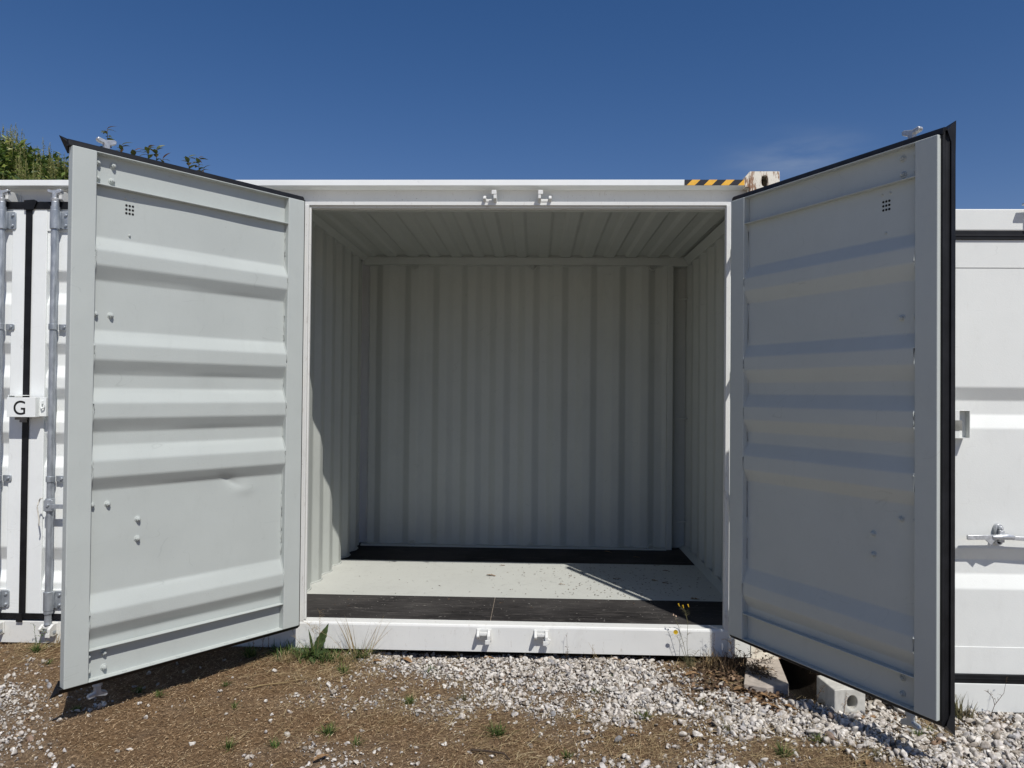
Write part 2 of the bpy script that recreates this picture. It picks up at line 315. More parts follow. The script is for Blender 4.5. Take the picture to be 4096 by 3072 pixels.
# ================================================================= ground
def vnoise(x, y, seed=0):
    xi = np.floor(x).astype(int); yi = np.floor(y).astype(int); fx = x-xi; fy = y-yi
    def hh(a, b):
        n = (a*374761393 + b*668265263 + seed*1442695041) & 0x7fffffff
        n = ((n ^ (n >> 13))*1274126177) & 0x7fffffff
        return ((n ^ (n >> 16)) & 0xffff)/65535.0
    sx = fx*fx*(3-2*fx); sy = fy*fy*(3-2*fy)
    return (hh(xi, yi)*(1-sx)+hh(xi+1, yi)*sx)*(1-sy) + (hh(xi, yi+1)*(1-sx)+hh(xi+1, yi+1)*sx)*sy
CP = [(-3.05,-.28,.1),(-2.9,-.35,.15),(-2.75,-.88,.85),(-2.5,-1.0,.7),(-2.35,-.95,.35),(-2.35,-1.3,.9),(-2.15,-1.35,.25),(-3.2,-1.0,.9),(-3.4,-.4,.3),
 (-2.3,-.38,.05),(-1.9,-.4,.03),(-2.0,-1.05,.03),(-1.55,-1.25,.02),(-1.3,-1.0,.03),(-1.35,-1.35,.04),(-1.0,-1.33,.1),(-1.4,-.25,.06),(-1.15,-.1,.05),
 (-1.2,-.38,.12),(-1.02,-.48,.3),(-1.03,-.24,.3),(-.85,-.38,.6),(-.86,-1.26,.6),(-.95,-1.18,.3),(-1.1,-1.0,.05),(-.85,-.05,.9),
 (-.78,0,1),(-.52,-.18,.95),(-.72,-.4,.3),(-.5,-.47,.3),(-.5,-.7,.5),(-.35,-.3,.9),(-.55,-1.0,.12),(-.72,-1.1,.1),(-.25,-1.05,.1),(-.33,-.74,.5),
 (-.15,0,1),(-.1,-.58,.8),(.1,-.25,1),(.2,-.78,.7),(.12,-1.06,.2),(-.1,-1.24,.2),(.3,-.98,.18),(.35,-1.2,.3),(.45,-1.25,.45),
 (.6,-.2,1),(.5,-.72,1),(.7,-.62,1),(.68,-.9,.3),(.6,-1.12,.3),(.8,-1.0,.45),(.85,-1.2,.7),(1.05,-.3,.5),(1.08,-.05,.15),(1.2,-.2,.1),(1.28,-.3,.3),
 (1.15,-.5,1),(1.15,-.85,1),(1.25,-1.0,.35),(1.15,-1.2,.5),(1.4,-.48,.9),(1.45,-.78,1),(1.42,-1.05,.3),(1.6,-.9,.9),(1.5,-1.18,.2),(1.65,-.6,1),
 (1.8,-.8,.9),(1.9,-.72,.6),(1.85,-1.1,1),(2.05,-.75,.5),(2.15,-.95,.9),(2.5,-.68,.85),(2.4,-1.1,.95),(3.2,-.8,.95),(3.0,-1.6,.8),(0,-2.2,.8),(-2,-2.2,.5),(2,-2.2,.9),(0,-3,1),(-3,-3.2,1),(3,-3,1),(0,-6,1),(-8,-8,1),(8,-8,1),(-4,-4,1),(4,-4,1),(0,-40,.9),(-60,0,.1),(60,0,.1),(0,60,.1),(-3.2,-2.2,.9)]
CPA = np.array(CP)
def gmask(x, y):
    x = np.asarray(x, float); y = np.asarray(y, float)
    xs = x + 0.10*(vnoise(x*6, y*6, 3)-0.5); ys = y + 0.10*(vnoise(x*6, y*6, 5)-0.5)
    d2 = (xs[..., None]-CPA[:, 0])**2 + (ys[..., None]-CPA[:, 1])**2
    wgt = 1/(d2+0.004)**1.9
    m = (wgt*CPA[:, 2]).sum(-1)/wgt.sum(-1)
    m = m + 0.42*(vnoise(x*7, y*7, 8)-0.55)*(m > 0.06)*(1-.6*(m > .85)) + 0.22*(vnoise(x*21, y*21, 9)-0.5)*(m > 0.1)
    return np.clip(m, 0, 1)
def gz(x, y):
    x = np.asarray(x, float); y = np.asarray(y, float)
    z = -0.040 + 0.022*np.clip((-x-0.9)/1.2, 0, 1) - 0.012*np.clip((x-1.2)/0.5, 0, 1)
    z = z - 0.022*np.clip((y+0.06)/0.10, 0, 1)*np.clip((x+1.0)/0.3, 0, 1) - 0.13*np.exp(-((x-1.57)/.11)**4)*np.clip((y+.50)/.12, 0, 1)
    z = z + 0.020*(vnoise(x*2.2, y*2.2, 1)-0.5) + 0.010*(vnoise(x*8, y*8, 2)-0.5)
    z = z + 0.016*np.exp(-((y+0.12)/0.12)**2)*np.clip((-x-0.9)/0.3, 0, 1)
    return z
def fast_mesh(name, V, Fq, mat, n=4, smooth=False):
    """V (k,3), Fq (m,n) numpy arrays"""
    me = bpy.data.meshes.new(name); me.vertices.add(len(V)); me.vertices.foreach_set('co', np.asarray(V, np.float32).ravel())
    me.loops.add(Fq.size); me.loops.foreach_set('vertex_index', Fq.astype(np.int32).ravel())
    me.polygons.add(len(Fq)); me.polygons.foreach_set('loop_start', np.arange(0, Fq.size, n, dtype=np.int32))
    try: me.polygons.foreach_set('loop_total', np.full(len(Fq), n, np.int32))
    except Exception: pass
    me.materials.append(mat); me.update(calc_edges=True); me.validate()
    if smooth: me.shade_smooth()
    o = bpy.data.objects.new(name, me); COL.objects.link(o); return o
CPX = [(1.2, -.35, 0), (1.3, -.42, 0), (1.12, -.22, 0), (1.42, -.56, .4), (.15, -1.15, .08), (.4, -1.1, .1), (.6, -1.05, .1), (.25, -.92, .12), (.5, -.95, .15), (.75, -1.1, .2), (1.0, -1.15, .25), (1.2, -1.1, .2), (1.4, -1.12, .2), (-.2, -.9, .08), (-.3, -1.2, .1), (.1, -1.3, .15), (1.42, -.42, 0), (1.55, -.38, 0), (1.7, -.35, 0), (1.35, -.2, 0), (1.5, -.15, 0), (1.7, -.1, 0), (1.6, -.48, .2), (1.45, -.5, .3)]
CPA = np.array(CP+CPX)
gx = np.concatenate([-np.geomspace(400, 4.2, 26), np.arange(-4, 4.001, 0.03), np.geomspace(4.2, 400, 26)])
gy = np.concatenate([-np.geomspace(300, 3.2, 22), np.arange(-3, 0.9, 0.03), np.geomspace(1.0, 400, 28)])
GX, GY = np.meshgrid(gx, gy); k = len(gx)
V = np.stack([GX, GY, gz(GX, GY)], -1).reshape(-1, 3)
ii, jj = np.meshgrid(np.arange(len(gx)-1), np.arange(len(gy)-1)); a = (jj*k+ii).ravel()
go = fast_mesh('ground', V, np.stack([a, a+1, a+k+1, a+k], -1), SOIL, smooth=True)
go['kind'] = 'structure'
void_shade = np.exp(-((V[:, 0]-1.60)/.17)**4)*np.clip((V[:, 1]+.55)/.1, 0, 1)*(V[:, 1] < .6)  # shade of the void under the right door, painted into the ground colour
ca = go.data.color_attributes.new('gravel_shade_mask', 'FLOAT_COLOR', 'POINT')
mk = np.clip(gmask(V[:, 0], V[:, 1])*1.1, 0, 1); ca.data.foreach_set('color', np.stack([mk*(1-void_shade), void_shade, np.clip((-V[:, 1]-1.9)/.5, 0, 1)*(V[:, 1] > -30)*(np.abs(V[:, 0]) < 30)*.9, np.ones_like(mk)], -1).astype(np.float32).ravel())  # blue: unseen ground around the camera, made pale to bounce fill light

# ---- gravel
def ico():
    bm = bmesh.new(); bmesh.ops.create_icosphere(bm, subdivisions=1, radius=1); v = np.array([x.co[:] for x in bm.verts]); f = np.array([[q.index for q in p.verts] for p in bm.faces]); bm.free()
    bm = bmesh.new(); bmesh.ops.create_icosphere(bm, subdivisions=2, radius=1); v2 = np.array([x.co[:] for x in bm.verts]); f2 = np.array([[q.index for q in p.verts] for p in bm.faces]); bm.free()
    return (v, f), (v2, f2)
ICO1, ICO2 = ico()
def rotmats(n):
    q = rng.normal(size=(n, 4)); q /= np.linalg.norm(q, axis=1)[:, None]; w_, x, y, z = q.T
    return np.stack([1-2*(y*y+z*z), 2*(x*y-z*w_), 2*(x*z+y*w_), 2*(x*y+z*w_), 1-2*(x*x+z*z), 2*(y*z-x*w_), 2*(x*z-y*w_), 2*(y*z+x*w_), 1-2*(x*x+y*y)], -1).reshape(n, 3, 3)
def stones(P, r, tmpl):
    v, f = tmpl; n = len(P); nv = len(v)
    # angular chips: project the sphere onto a few random cutting planes
    S = np.repeat(v[None], n, 0)
    for _ in range(8):
        d = rng.normal(size=(n, 3)); d /= np.linalg.norm(d, axis=1)[:, None]; h = rng.uniform(0.22, 0.60, (n, 1))
        dp = np.einsum('nvk,nk->nv', S, d); ex = np.clip(dp-h, 0, None); S = S - ex[..., None]*d[:, None, :]
    S = S*(np.stack([rng.uniform(0.85, 1.35, n), rng.uniform(0.7, 1.05, n), rng.uniform(0.55, 0.85, n)], -1)[:, None, :])
    S = np.einsum('nij,nvj->nvi', rotmats(n), S); S[..., 2] *= 0.85
    S = S*(r*1.42)[:, None, None] + P[:, None, :]
    return S.reshape(-1, 3), (f[None]+(np.arange(n)*nv)[:, None, None]).reshape(-1, 3)
def scatter(n, x0, x1, y0, y1, p=1.0):
    x = rng.uniform(x0, x1, n); y = rng.uniform(y0, y1, n); return x, y
NOST = lambda x, y: ((x > 1.23) & (x < 1.76) & (y > -.44)) | ((x > 1.62) & (x < 1.80) & (y > -.655) & (y < -.3))
VS = []; FS = []; off = 0
def addst(P, r, t):
    global off
    v, f = stones(P, r, t); VS.append(v); FS.append(f+off); off += len(v)
# main field
for (n, rlo, rhi, lift, tm) in ((60000, .0028, .0075, .0, ICO1), (19000, .0075, .0135, .003, ICO2), (3600, .0135, .022, .004, ICO2)):
    x, y = scatter(n*2, -3.5, 3.3, -1.85, 0.10)
    m = gmask(x, y); keep = rng.random(len(x)) < np.where(m > 0.2, m**1.9*.92, m*0.04); keep &= ~NOST(x, y)
    keep &= ~((y > 0.03) & (x < -1.2))
    x, y = x[keep], y[keep]; r = rng.uniform(rlo, rhi, len(x))*(1+0.25*np.clip(x, -0.5, 1.5))
    z = gz(x, y) + r*0.35 + lift*rng.random(len(x)) + gmask(x, y)*0.010*rng.random(len(x))
    addst(np.stack([x, y, z], -1), r*.9, tm)
# stray stones in the brown litter
x, y = scatter(1500, -3.5, 3.2, -1.8, 0.02); m = gmask(x, y); keep = (m < 0.35) & (rng.random(len(x)) < 0.20) & ~NOST(x, y)
x, y = x[keep], y[keep]; r = rng.uniform(.005, .017, len(x))**1.0; addst(np.stack([x, y, gz(x, y)+r*.4], -1), r, ICO2)
# coarser, cheaper stones out of the frame
x, y = scatter(16000, -6, 6, -4.2, -1.85); m = gmask(x, y); keep = rng.random(len(x)) < m
x, y = x[keep], y[keep]; r = rng.uniform(.012, .026, len(x)); addst(np.stack([x, y, gz(x, y)+r*.3], -1), r, ICO1)
x, y = scatter(5000, 3.3, 6, -1.85, -0.65); r = rng.uniform(.010, .022, len(x)); addst(np.stack([x, y, gz(x, y)+r*.3], -1), r, ICO1)
gr = fast_mesh('gravel', np.concatenate(VS), np.concatenate(FS), STONE, 3); gr['kind'] = 'stuff'; tag(gr, 'angular white and grey gravel spread in front of the containers', 'gravel')

# ---- brown litter of fibres
def fibres(n, x0, x1, y0, y1, L, W, up, dens, seg=2, mat=STRAW):
    x, y = scatter(n, x0, x1, y0, y1); keep = rng.random(n) < dens(x, y); x, y = x[keep], y[keep]; n = len(x)
    a = rng.uniform(0, 2*np.pi, n); ln = rng.uniform(L[0], L[1], n); wd = rng.uniform(W[0], W[1], n); bend = rng.normal(0, 0.28, n)
    z0 = gz(x, y) + rng.uniform(0.0, 0.012, n); el = rng.uniform(up[0], up[1], n)
    V = []
    for j in range(seg+1):
        t = j/seg; aa = a+bend*t; cx = x+ln*t*np.cos(aa)*np.cos(el); cy = y+ln*t*np.sin(aa)*np.cos(el); cz = z0+ln*t*np.sin(el)-ln*0.25*t*t*np.sin(el)
        wj = wd*(1-0.7*t); V.append(np.stack([cx-np.sin(aa)*wj, cy+np.cos(aa)*wj, cz+wj*.6], -1)); V.append(np.stack([cx+np.sin(aa)*wj, cy-np.cos(aa)*wj, cz-wj*.2], -1))
    V = np.stack(V, 1).reshape(-1, 3); k = 2*(seg+1); b = (np.arange(n)*k)[:, None]
    Fq = np.concatenate([np.stack([b[:, 0]+2*j, b[:, 0]+2*j+1, b[:, 0]+2*j+3, b[:, 0]+2*j+2], -1) for j in range(seg)])
    return V, Fq
def merge(lst):
    o = 0; VV = []; FF = []
    for v, f in lst: VV.append(v); FF.append(f+o); o += len(v)
    return np.concatenate(VV), np.concatenate(FF)
brown = lambda x, y: np.clip(1.15-1.5*gmask(x, y), 0.02, 1)*(1-((x > 1.46) & (x < 1.76) & (y > -.50)))
fl = merge([fibres(150000, -3.5, 3.2, -1.8, 0.03, (.005, .020), (.0006, .0018), (-.1, .6), brown),
            fibres(3500, -3.5, 3.2, -1.8, 0.03, (.02, .06), (.0003, .0007), (-.02, .25), brown),
            fibres(20000, -6, 6, -4.2, -1.8, (.02, .06), (.0012, .003), (-.05, .3), brown)])
lit = fast_mesh('leaf_litter', fl[0], fl[1], STRAW); lit['kind'] = 'stuff'; tag(lit, 'brown fibrous litter and soil crumbs covering the ground at the left', 'litter')
# dry straw wisps over the litter
def spots(x, y, S):
    d = np.zeros_like(x)
    for sx, sy, sr, w_ in S: d = np.maximum(d, w_*np.exp(-((x-sx)**2+(y-sy)**2)/sr**2))
    return d
STR = [(-1.2,-.9,.4,.12),(-.3,-.8,.25,.6),(.75,-1.1,.25,.6),(-.9,-.6,.35,.4),(.0,-1.35,.4,.5),(1.75,-1.15,.2,.5),(-.75,-.15,.08,.8),(1.0,-.75,.12,.5),(.15,-.35,.05,.8),(.65,-.35,.05,.7),(-.35,-.45,.08,.8),(-1.15,-.35,.22,1),(-.95,-.1,.2,1),(-1.5,-.12,.25,1),(-2.95,-.12,.2,1),(-2.2,-.1,.3,.5),(-.42,-.12,.06,1),(.45,-.02,.09,1),(1.1,-.15,.2,1),(1.35,-.25,.12,.8),(.3,-.78,.12,1),(.55,-1.05,.3,.8),
       (1.2,-.95,.15,1),(1.1,-1.1,.25,.8),(1.5,-1.15,.25,1),(2.0,-.85,.15,1),(2.05,-1.0,.2,.6),(-.6,-.75,.3,.5),(.0,-1.1,.4,.5),(-1.7,-.30,.2,.5),(1.55,-.55,.08,1),(.9,-1.2,.2,.6),(2.25,-.75,.15,.8)]
ds = lambda x, y: spots(x, y, STR)
fl = merge([fibres(42000, -3.3, 2.8, -1.5, 0.03, (.03, .09), (.0005, .0013), (.0, .55), ds, 3), fibres(6000, -3.3, 2.8, -1.5, 0.0, (.05, .16), (.0006, .0014), (.0, .4), lambda x, y: ds(x, y)*.5+.008, 3)])
st = fast_mesh('dry_straw', fl[0], fl[1], DRYG); st['kind'] = 'stuff'; tag(st, 'dry straw wisps matted over the soil and gravel', 'straw')

# ================================================================= main container
cont = empty('shipping_container', (0, 0, 0))
tag(cont, 'long white side-opening storage container with its grey bay standing open', 'container')
XL, XR = -10.64, 1.55; HT = 2.892; DEP = 2.438
OXL, OXR = -1.352, 1.216     # opening
# top rail (overhangs the header)
m = MB(); m.prism([(0, 2.855), (0, HT), (0.10, HT), (0.10, 2.846), (0.082, 2.846), (0.082, 2.853)], 'x', XL+.17, XR-.175); m.build('top_rail', WHITE, cont, .003)
box('header', (-1.72, 0.080, 2.752), (1.375, 0.135, 2.8458), WORN, cont)
box('header', (-4.60, 0.0805, 2.752), (-1.722, 0.135, 2.8458), WORN, cont)
# lip round the open bay
m = MB()
m.box((OXL-.03, 0.012, 2.737), (OXR+.03, 0.0795, 2.759)); m.box((OXL-.002, 0.030, 2.724), (OXR+.002, 0.0795, 2.7365))
m.box((OXL-.034, 0.004, 0.10), (OXL-.001, 0.034, 2.7365)); m.box((OXR+.001, 0.004, 0.10), (OXR+.026, 0.034, 2.7365))
m.box((OXL-.0005, 0.018, 0.17), (OXL+.010, 0.034, 2.7235)); m.box((OXR-.003, 0.018, 0.17), (OXR+.0005, 0.034, 2.7235))
m.build('door_frame', WORN, cont, .003)
# sill
m = MB(); m.prism([(0.0, 0.0), (0.0, 0.148), (0.003, 0.157), (0.010, 0.163), (0.022, 0.163), (0.030, 0.1565), (0.108, 0.1565), (0.108, 0.0)], 'x', -1.78, 1.372)
m.build('sill', WORN, cont, .0015)
m = MB(); m.prism([(0.0, -0.004), (0.0, 0.128), (0.010, 0.134), (0.10, 0.134), (0.10, -0.004)], 'x', -4.6, -1.784); m.build('sill', WORN, cont, .0015)
# posts
box('post', (-1.80, 0.035, 0.135), (-1.42, 0.16, 2.751), WHITE, cont); box('jamb', (-1.4195, 0.0345, 0.17), (OXL-.001, 0.0375, 2.751), WHITE, cont, 0)
box('post', (1.268, 0.035, 0.12), (1.549, 0.16, 2.777), WHITE, cont); box('jamb', (OXR+.001, 0.0345, 0.17), (1.2675, 0.0375, 2.751), WHITE, cont, 0)
m = MB(); m.box((-1.60, .1605, .16), (-1.4205, .170, 2.84)); m.box((1.2675, .1605, .16), (1.47, .170, 2.84)); m.box((OXL, .136, 2.73), (OXR, .15, 2.85))
m.build('header_lining', INNER, cont, .002)
# interior walls
pb = corr(-1.50, 1.262, 0.072, 0.061, 0.072, 0.036, phase=-1.3735-0.2662*0)
bw = sheet([(p[0], p[1]) for p in pb], lambda a, b, t: (a, 2.31+b, t), 0.165, 2.765, 'back_wall', INNER, cont)
box('post', (1.2625, 2.29, 0.162), (1.315, 2.44, 2.765), INNER, cont)
box('post', (1.3152, 2.400, 0.162), (1.50, 2.415, 2.86), INNER, cont)
def wallsheet(x, sgn, y0, y1, ph, name='side_wall', z0=0.162, z1=2.80, mat=INNER, par=cont):
    p = corr(y0, y1, 0.070, 0.068, 0.072, 0.036, phase=ph)
    return sheet([(q[0], q[1]) for q in p], lambda a, b, t: (x+sgn*b, a, t), z0, z1, name, mat, par)
wallsheet(-1.545, -1, 0.165, 2.312, 0.965); wallsheet(1.445, 1, 0.165, 2.40, 0.93)
# inner roof + rails
pr = corr(-1.60, 1.50, 0.085, 0.018, 0.080, 0.020, phase=-0.035-0.085)
sheet([(q[0], q[1]) for q in pr], lambda a, b, t: (a, t, 2.835+b), 0.13, 2.425, 'ceiling', INNER, cont)
m = MB(); m.box((-1.545, 2.262, 2.765), (1.26, 2.345, 2.833)); m.box((1.2605, 2.262, 2.758), (1.445, 2.399, 2.834)); m.prism([(-1.545, 2.80), (-1.50, 2.832), (-1.62, 2.832), (-1.62, 2.80)], 'y', .17, 2.2615); m.prism([(1.40, 2.832), (1.50, 2.832), (1.50, 2.77), (1.44, 2.77)], 'y', .17, 2.2615)
m.box((-1.60, 2.28, 2.8342), (1.44, 2.288, 2.862)); m.build('ceiling_rail', INNER, cont, .003)
box('skirting', (-1.545, 2.268, .1603), (1.262, 2.36, .176), INNER, cont, .002)
# weld beads at foot of side walls
m = MB(); m.prism([(1.40, .1603), (1.455, .1603), (1.455, .20)], 'y', .17, 2.39); m.build('skirting', INNER, cont, .003)
m = MB()
pts = [(q[0], q[1]) for q in corr(0.17, 2.30, 0.070, 0.068, 0.072, 0.036, phase=0.965)]
m.tube([(-1.540-b+random.uniform(-.002, .002), a, .163+random.uniform(-.002, .003)) for a, b in pts], .007, 6); m.build('weld_bead', INNER, cont, 0, 60)
m = MB(); pts = [(q[0], q[1]) for q in pb]; m.tube([(a, 2.302+b, .165) for a, b in pts], .006, 6); m.build('weld_bead', INNER, cont, 0, 60); m = MB(); m.tube([(a, 2.302+b, 2.763+random.uniform(-.004, .003)) for a, b in pts], .006, 6)
m.build('weld_bead', INNER, cont, 0, 60)
# floor: black ply edges, painted middle
m = MB(); m.box((-1.60, .1085, .13), (-.2075, .628, .160)); m.build('floor_board', PLY, cont, .001)
m = MB(); m.box((-.2035, .1085, .13), (1.49, .628, .160)); m.build('floor_board', PLY, cont, .001)
m = MB(); m.box((-.208, .1095, .125), (-.203, .627, .157)); m.build('floor_seam', simple('rusty_seam', (0.22, 0.185, 0.15), .9, .5, 80), cont)
m = MB(); m.box((-1.60, .6285, .13), (1.49, 1.700, .1612)); m.build('floor_board', FLOORP, cont, .001)
m = MB(); m.box((-1.60, 1.7005, .13), (1.49, 2.42, .160)); m.build('floor_board', PLY, cont, .001)
# lashing rings on the back wall
for x in (-1.062, 0.026, 1.124):
    for z, s in ((2.752, -1), (0.180, 1)):
        m = MB(); n = 12
        m.tube([(x+.028*math.cos(t*math.pi/n), 2.284, z+s*.030*math.sin(t*math.pi/n)+s*.0) for t in range(-1, n+2)], .006, 8); m.build('lashing_ring', INNER, cont, 0, 60)
for z in (2.46, 1.36, 0.42):
    m = MB(); m.tube([(1.448, 2.30, z), (1.40, 2.30, z+.002), (1.365, 2.30, z-.006)], [.007, .007, .004], 8); m.build('lashing_hook', INNER, cont, 0, 60)
# outer shell (seen only from other viewpoints)
pe = corr(XL+.17, XR-.17, 0.072, 0.068, 0.070, 0.036)
sheet([(q[0], q[1]) for q in pe], lambda a, b, t: (a, DEP-b, t), 0.16, 2.80, 'rear_wall', WHITE, cont)
pe = corr(.16, DEP-.16, 0.072, 0.068, 0.070, 0.036)
sheet([(q[0], q[1]) for q in pe], lambda a, b, t: (XR-b, a, t), 0.12, 2.80, 'end_wall', WHITE, cont)
sheet([(q[0], q[1]) for q in pe], lambda a, b, t: (XL+b, a, t), 0.12, 2.80, 'end_wall', WHITE, cont)
pe = corr(XL+.17, XR-.17, 0.085, 0.018, 0.080, 0.020)
sheet([(q[0], q[1]) for q in pe], lambda a, b, t: (a, t, HT-.022+b), 0.09, DEP-.06, 'roof', WHITE, cont)
m = MB(); m.box((XL+.17, DEP-.06, 2.80), (XR-.17, DEP, HT)); m.box((XL+.17, DEP-.06, 0), (XR-.17, DEP-.001, .16)); m.box((XR-.06, .17, 2.79), (XR, DEP-.17, HT)); m.box((XR-.06, .17, 0), (XR-.001, DEP-.17, .118)); m.box((XL, .17, 2.79), (XL+.06, DEP-.17, HT)); m.box((XL, .17, 0), (XL+.06, DEP-.17, .118))
for x in (XL, XR-.1): m.box((x+.001, DEP-.1, .12), (x+.099, DEP-.001, 2.79))
m.box((XL+.17, .0, 0), (-4.602, .1, .16)); m.box((XL+.17, .08, 2.752), (-4.602, .135, 2.8458)); m.box((XL, .04, .161), (-4.602, .15, 2.751))
m.build('rear_frame', WHITE, cont, .003)
box('underframe', (XL+.2, .115, .02), (XR-.2, DEP-.08, .12), DARK, cont)
# corner castings with slots
def casting(x0, z0, name='corner_casting', y0=-.006, hole=True, par=cont, mat=RUSTY, w=.178, h=.118, d=.162, face=1):
    m = MB(); yb = y0+.022; cx = x0+w*.50; cz = z0+h*.52; n = 24; rx_, rz_ = .020, .034
    ring = []; outer = []
    for i in range(n):
        t = 2*math.pi*(i+.5)/n; c, s_ = math.cos(t), math.sin(t)
        ring.append((cx+rx_*c, cz+(rz_-rx_)*(1 if s_ > 0 else -1)*min(1, abs(s_)*2)+rx_*s_))
        k_ = max(abs(c)/(w/2), abs(s_)/(h/2)); outer.append((x0+w/2+c/k_, z0+h/2+s_/k_))
    vs = [(p[0], y0, p[1]) for p in outer]+[(p[0], y0, p[1]) for p in ring]+[(p[0], yb, p[1]) for p in ring]
    fs = [(i, (i+1) % n, n+(i+1) % n, n+i) for i in range(n)]+[(n+i, n+(i+1) % n, 2*n+(i+1) % n, 2*n+i) for i in range(n)]
    m.add(vs, fs)
    m.box((x0, y0+.0005, z0), (x0+.02, y0+d, z0+h)); m.box((x0+w-.02, y0+.0005, z0), (x0+w, y0+d, z0+h)); m.box((x0+.02, y0+.0005, z0+h-.016), (x0+w-.02, y0+d, z0+h)); m.box((x0+.02, y0+.0005, z0), (x0+w-.02, y0+d, z0+.016)); m.box((x0+.02, y0+d-.02, z0+.016), (x0+w-.02, y0+d, z0+h-.016))
    return m.build(name, mat, par, .003)
casting(1.352, 2.818, h=.122, w=.180); casting(1.3745, -.004, h=.122, w=.176); casting(XL, 2.778); casting(XL, -.004)
m = MB(); m.prism([(1.325, 2.905), (1.3515, 2.938), (1.3515, 2.846), (1.325, 2.846)], 'y', -.0035, .12); m.build('corner_gusset', RUSTY, cont, .002)
m = MB(); m.add([(.960, -.0022, 2.8565), (1.322, -.0022, 2.8565), (1.322, -.0022, 2.8905), (.960, -.0022, 2.8905), (.960, -.0008, 2.8565), (1.322, -.0008, 2.8565), (1.322, -.0008, 2.8905), (.960, -.0008, 2.8905)], [(0, 1, 2, 3), (4, 7, 6, 5), (0, 4, 5, 1), (1, 5, 6, 2), (2, 6, 7, 3), (3, 7, 4, 0)])
m.build('hazard_tape', TAPE, cont)
# locking cam keepers on header and sill
def keeper(x, z, yf, mirror=1, up=1, par=cont, mat=WORN, dep=.075):
    if up > 0 and yf > .05: dep = .115
    m = MB(); S = Matrix.Translation((x, yf, z)) @ Matrix.Diagonal((mirror, 1, up, 1))
    def ear(x0, x1, zt, zb, d, c):
        m.prism([(0, zb), (0, zt), (-d*.55, zt), (-d, zt-c), (-d, zb+.02), (-d*.5, zb)], 'x', x0, x1, S)
    ear(-.043, -.026, .012, -.038, dep*.85, .02); ear(.022, .040, .034, -.040, dep, .012)
    m.box((-.026, -dep*.62, -.030), (.022, -dep*.35, -.012), S); m.box((-.046, -.008, -.042), (.046, 0, .030), S)
    m.box((.010, -dep*1.02, .005), (.040, -dep*.9, .032), S)
    return m.build('keeper', mat, par, .003)
keeper(-.226, 2.787, .0798); keeper(.108, 2.787, .0798, -1)
keeper(-.236, .100, -.0002, 1, -1); 
kp = keeper(.112, .100, -.0002, 1, -1)
m = MB(); m.prism([(.012, .098), (.018, .072), (.036, .066), (.054, .076), (.058, .096), (.036, .108)], 'y', -.055, -.038, Matrix.Translation((.112, 0, 0))); m.build('keeper', WORN, cont, .003)
# hinge lugs on both jambs
for z in (0.25, 0.95, 1.70, 2.45):
    for x in (OXL-.050, OXR+.052):
        m = MB(); m.cyl((x, -.018, z-.055), (x, -.018, z+.055), .014, 16); m.box((x-.008, -.012, z-.05), (x+.008, .034, z+.05)); q_ = 1 if x > 0 else -1; m.prism([(x-.006*q_, -.018), (x+.006*q_, -.020), (x-(.006 if q_ > 0 else .0)*q_, -.092), (x-.022*q_, -.088)], 'z', z-.03, z+.03); m.build('hinge', WHITE, cont, .001, 60)
m = MB(); m.prism([(1.235, -.004), (1.275, -.004), (1.275, -.03), (1.262, -.045), (1.246, -.045), (1.235, -.03)], 'z', .005, .125); m.build('hinge', WORN, cont, .004)

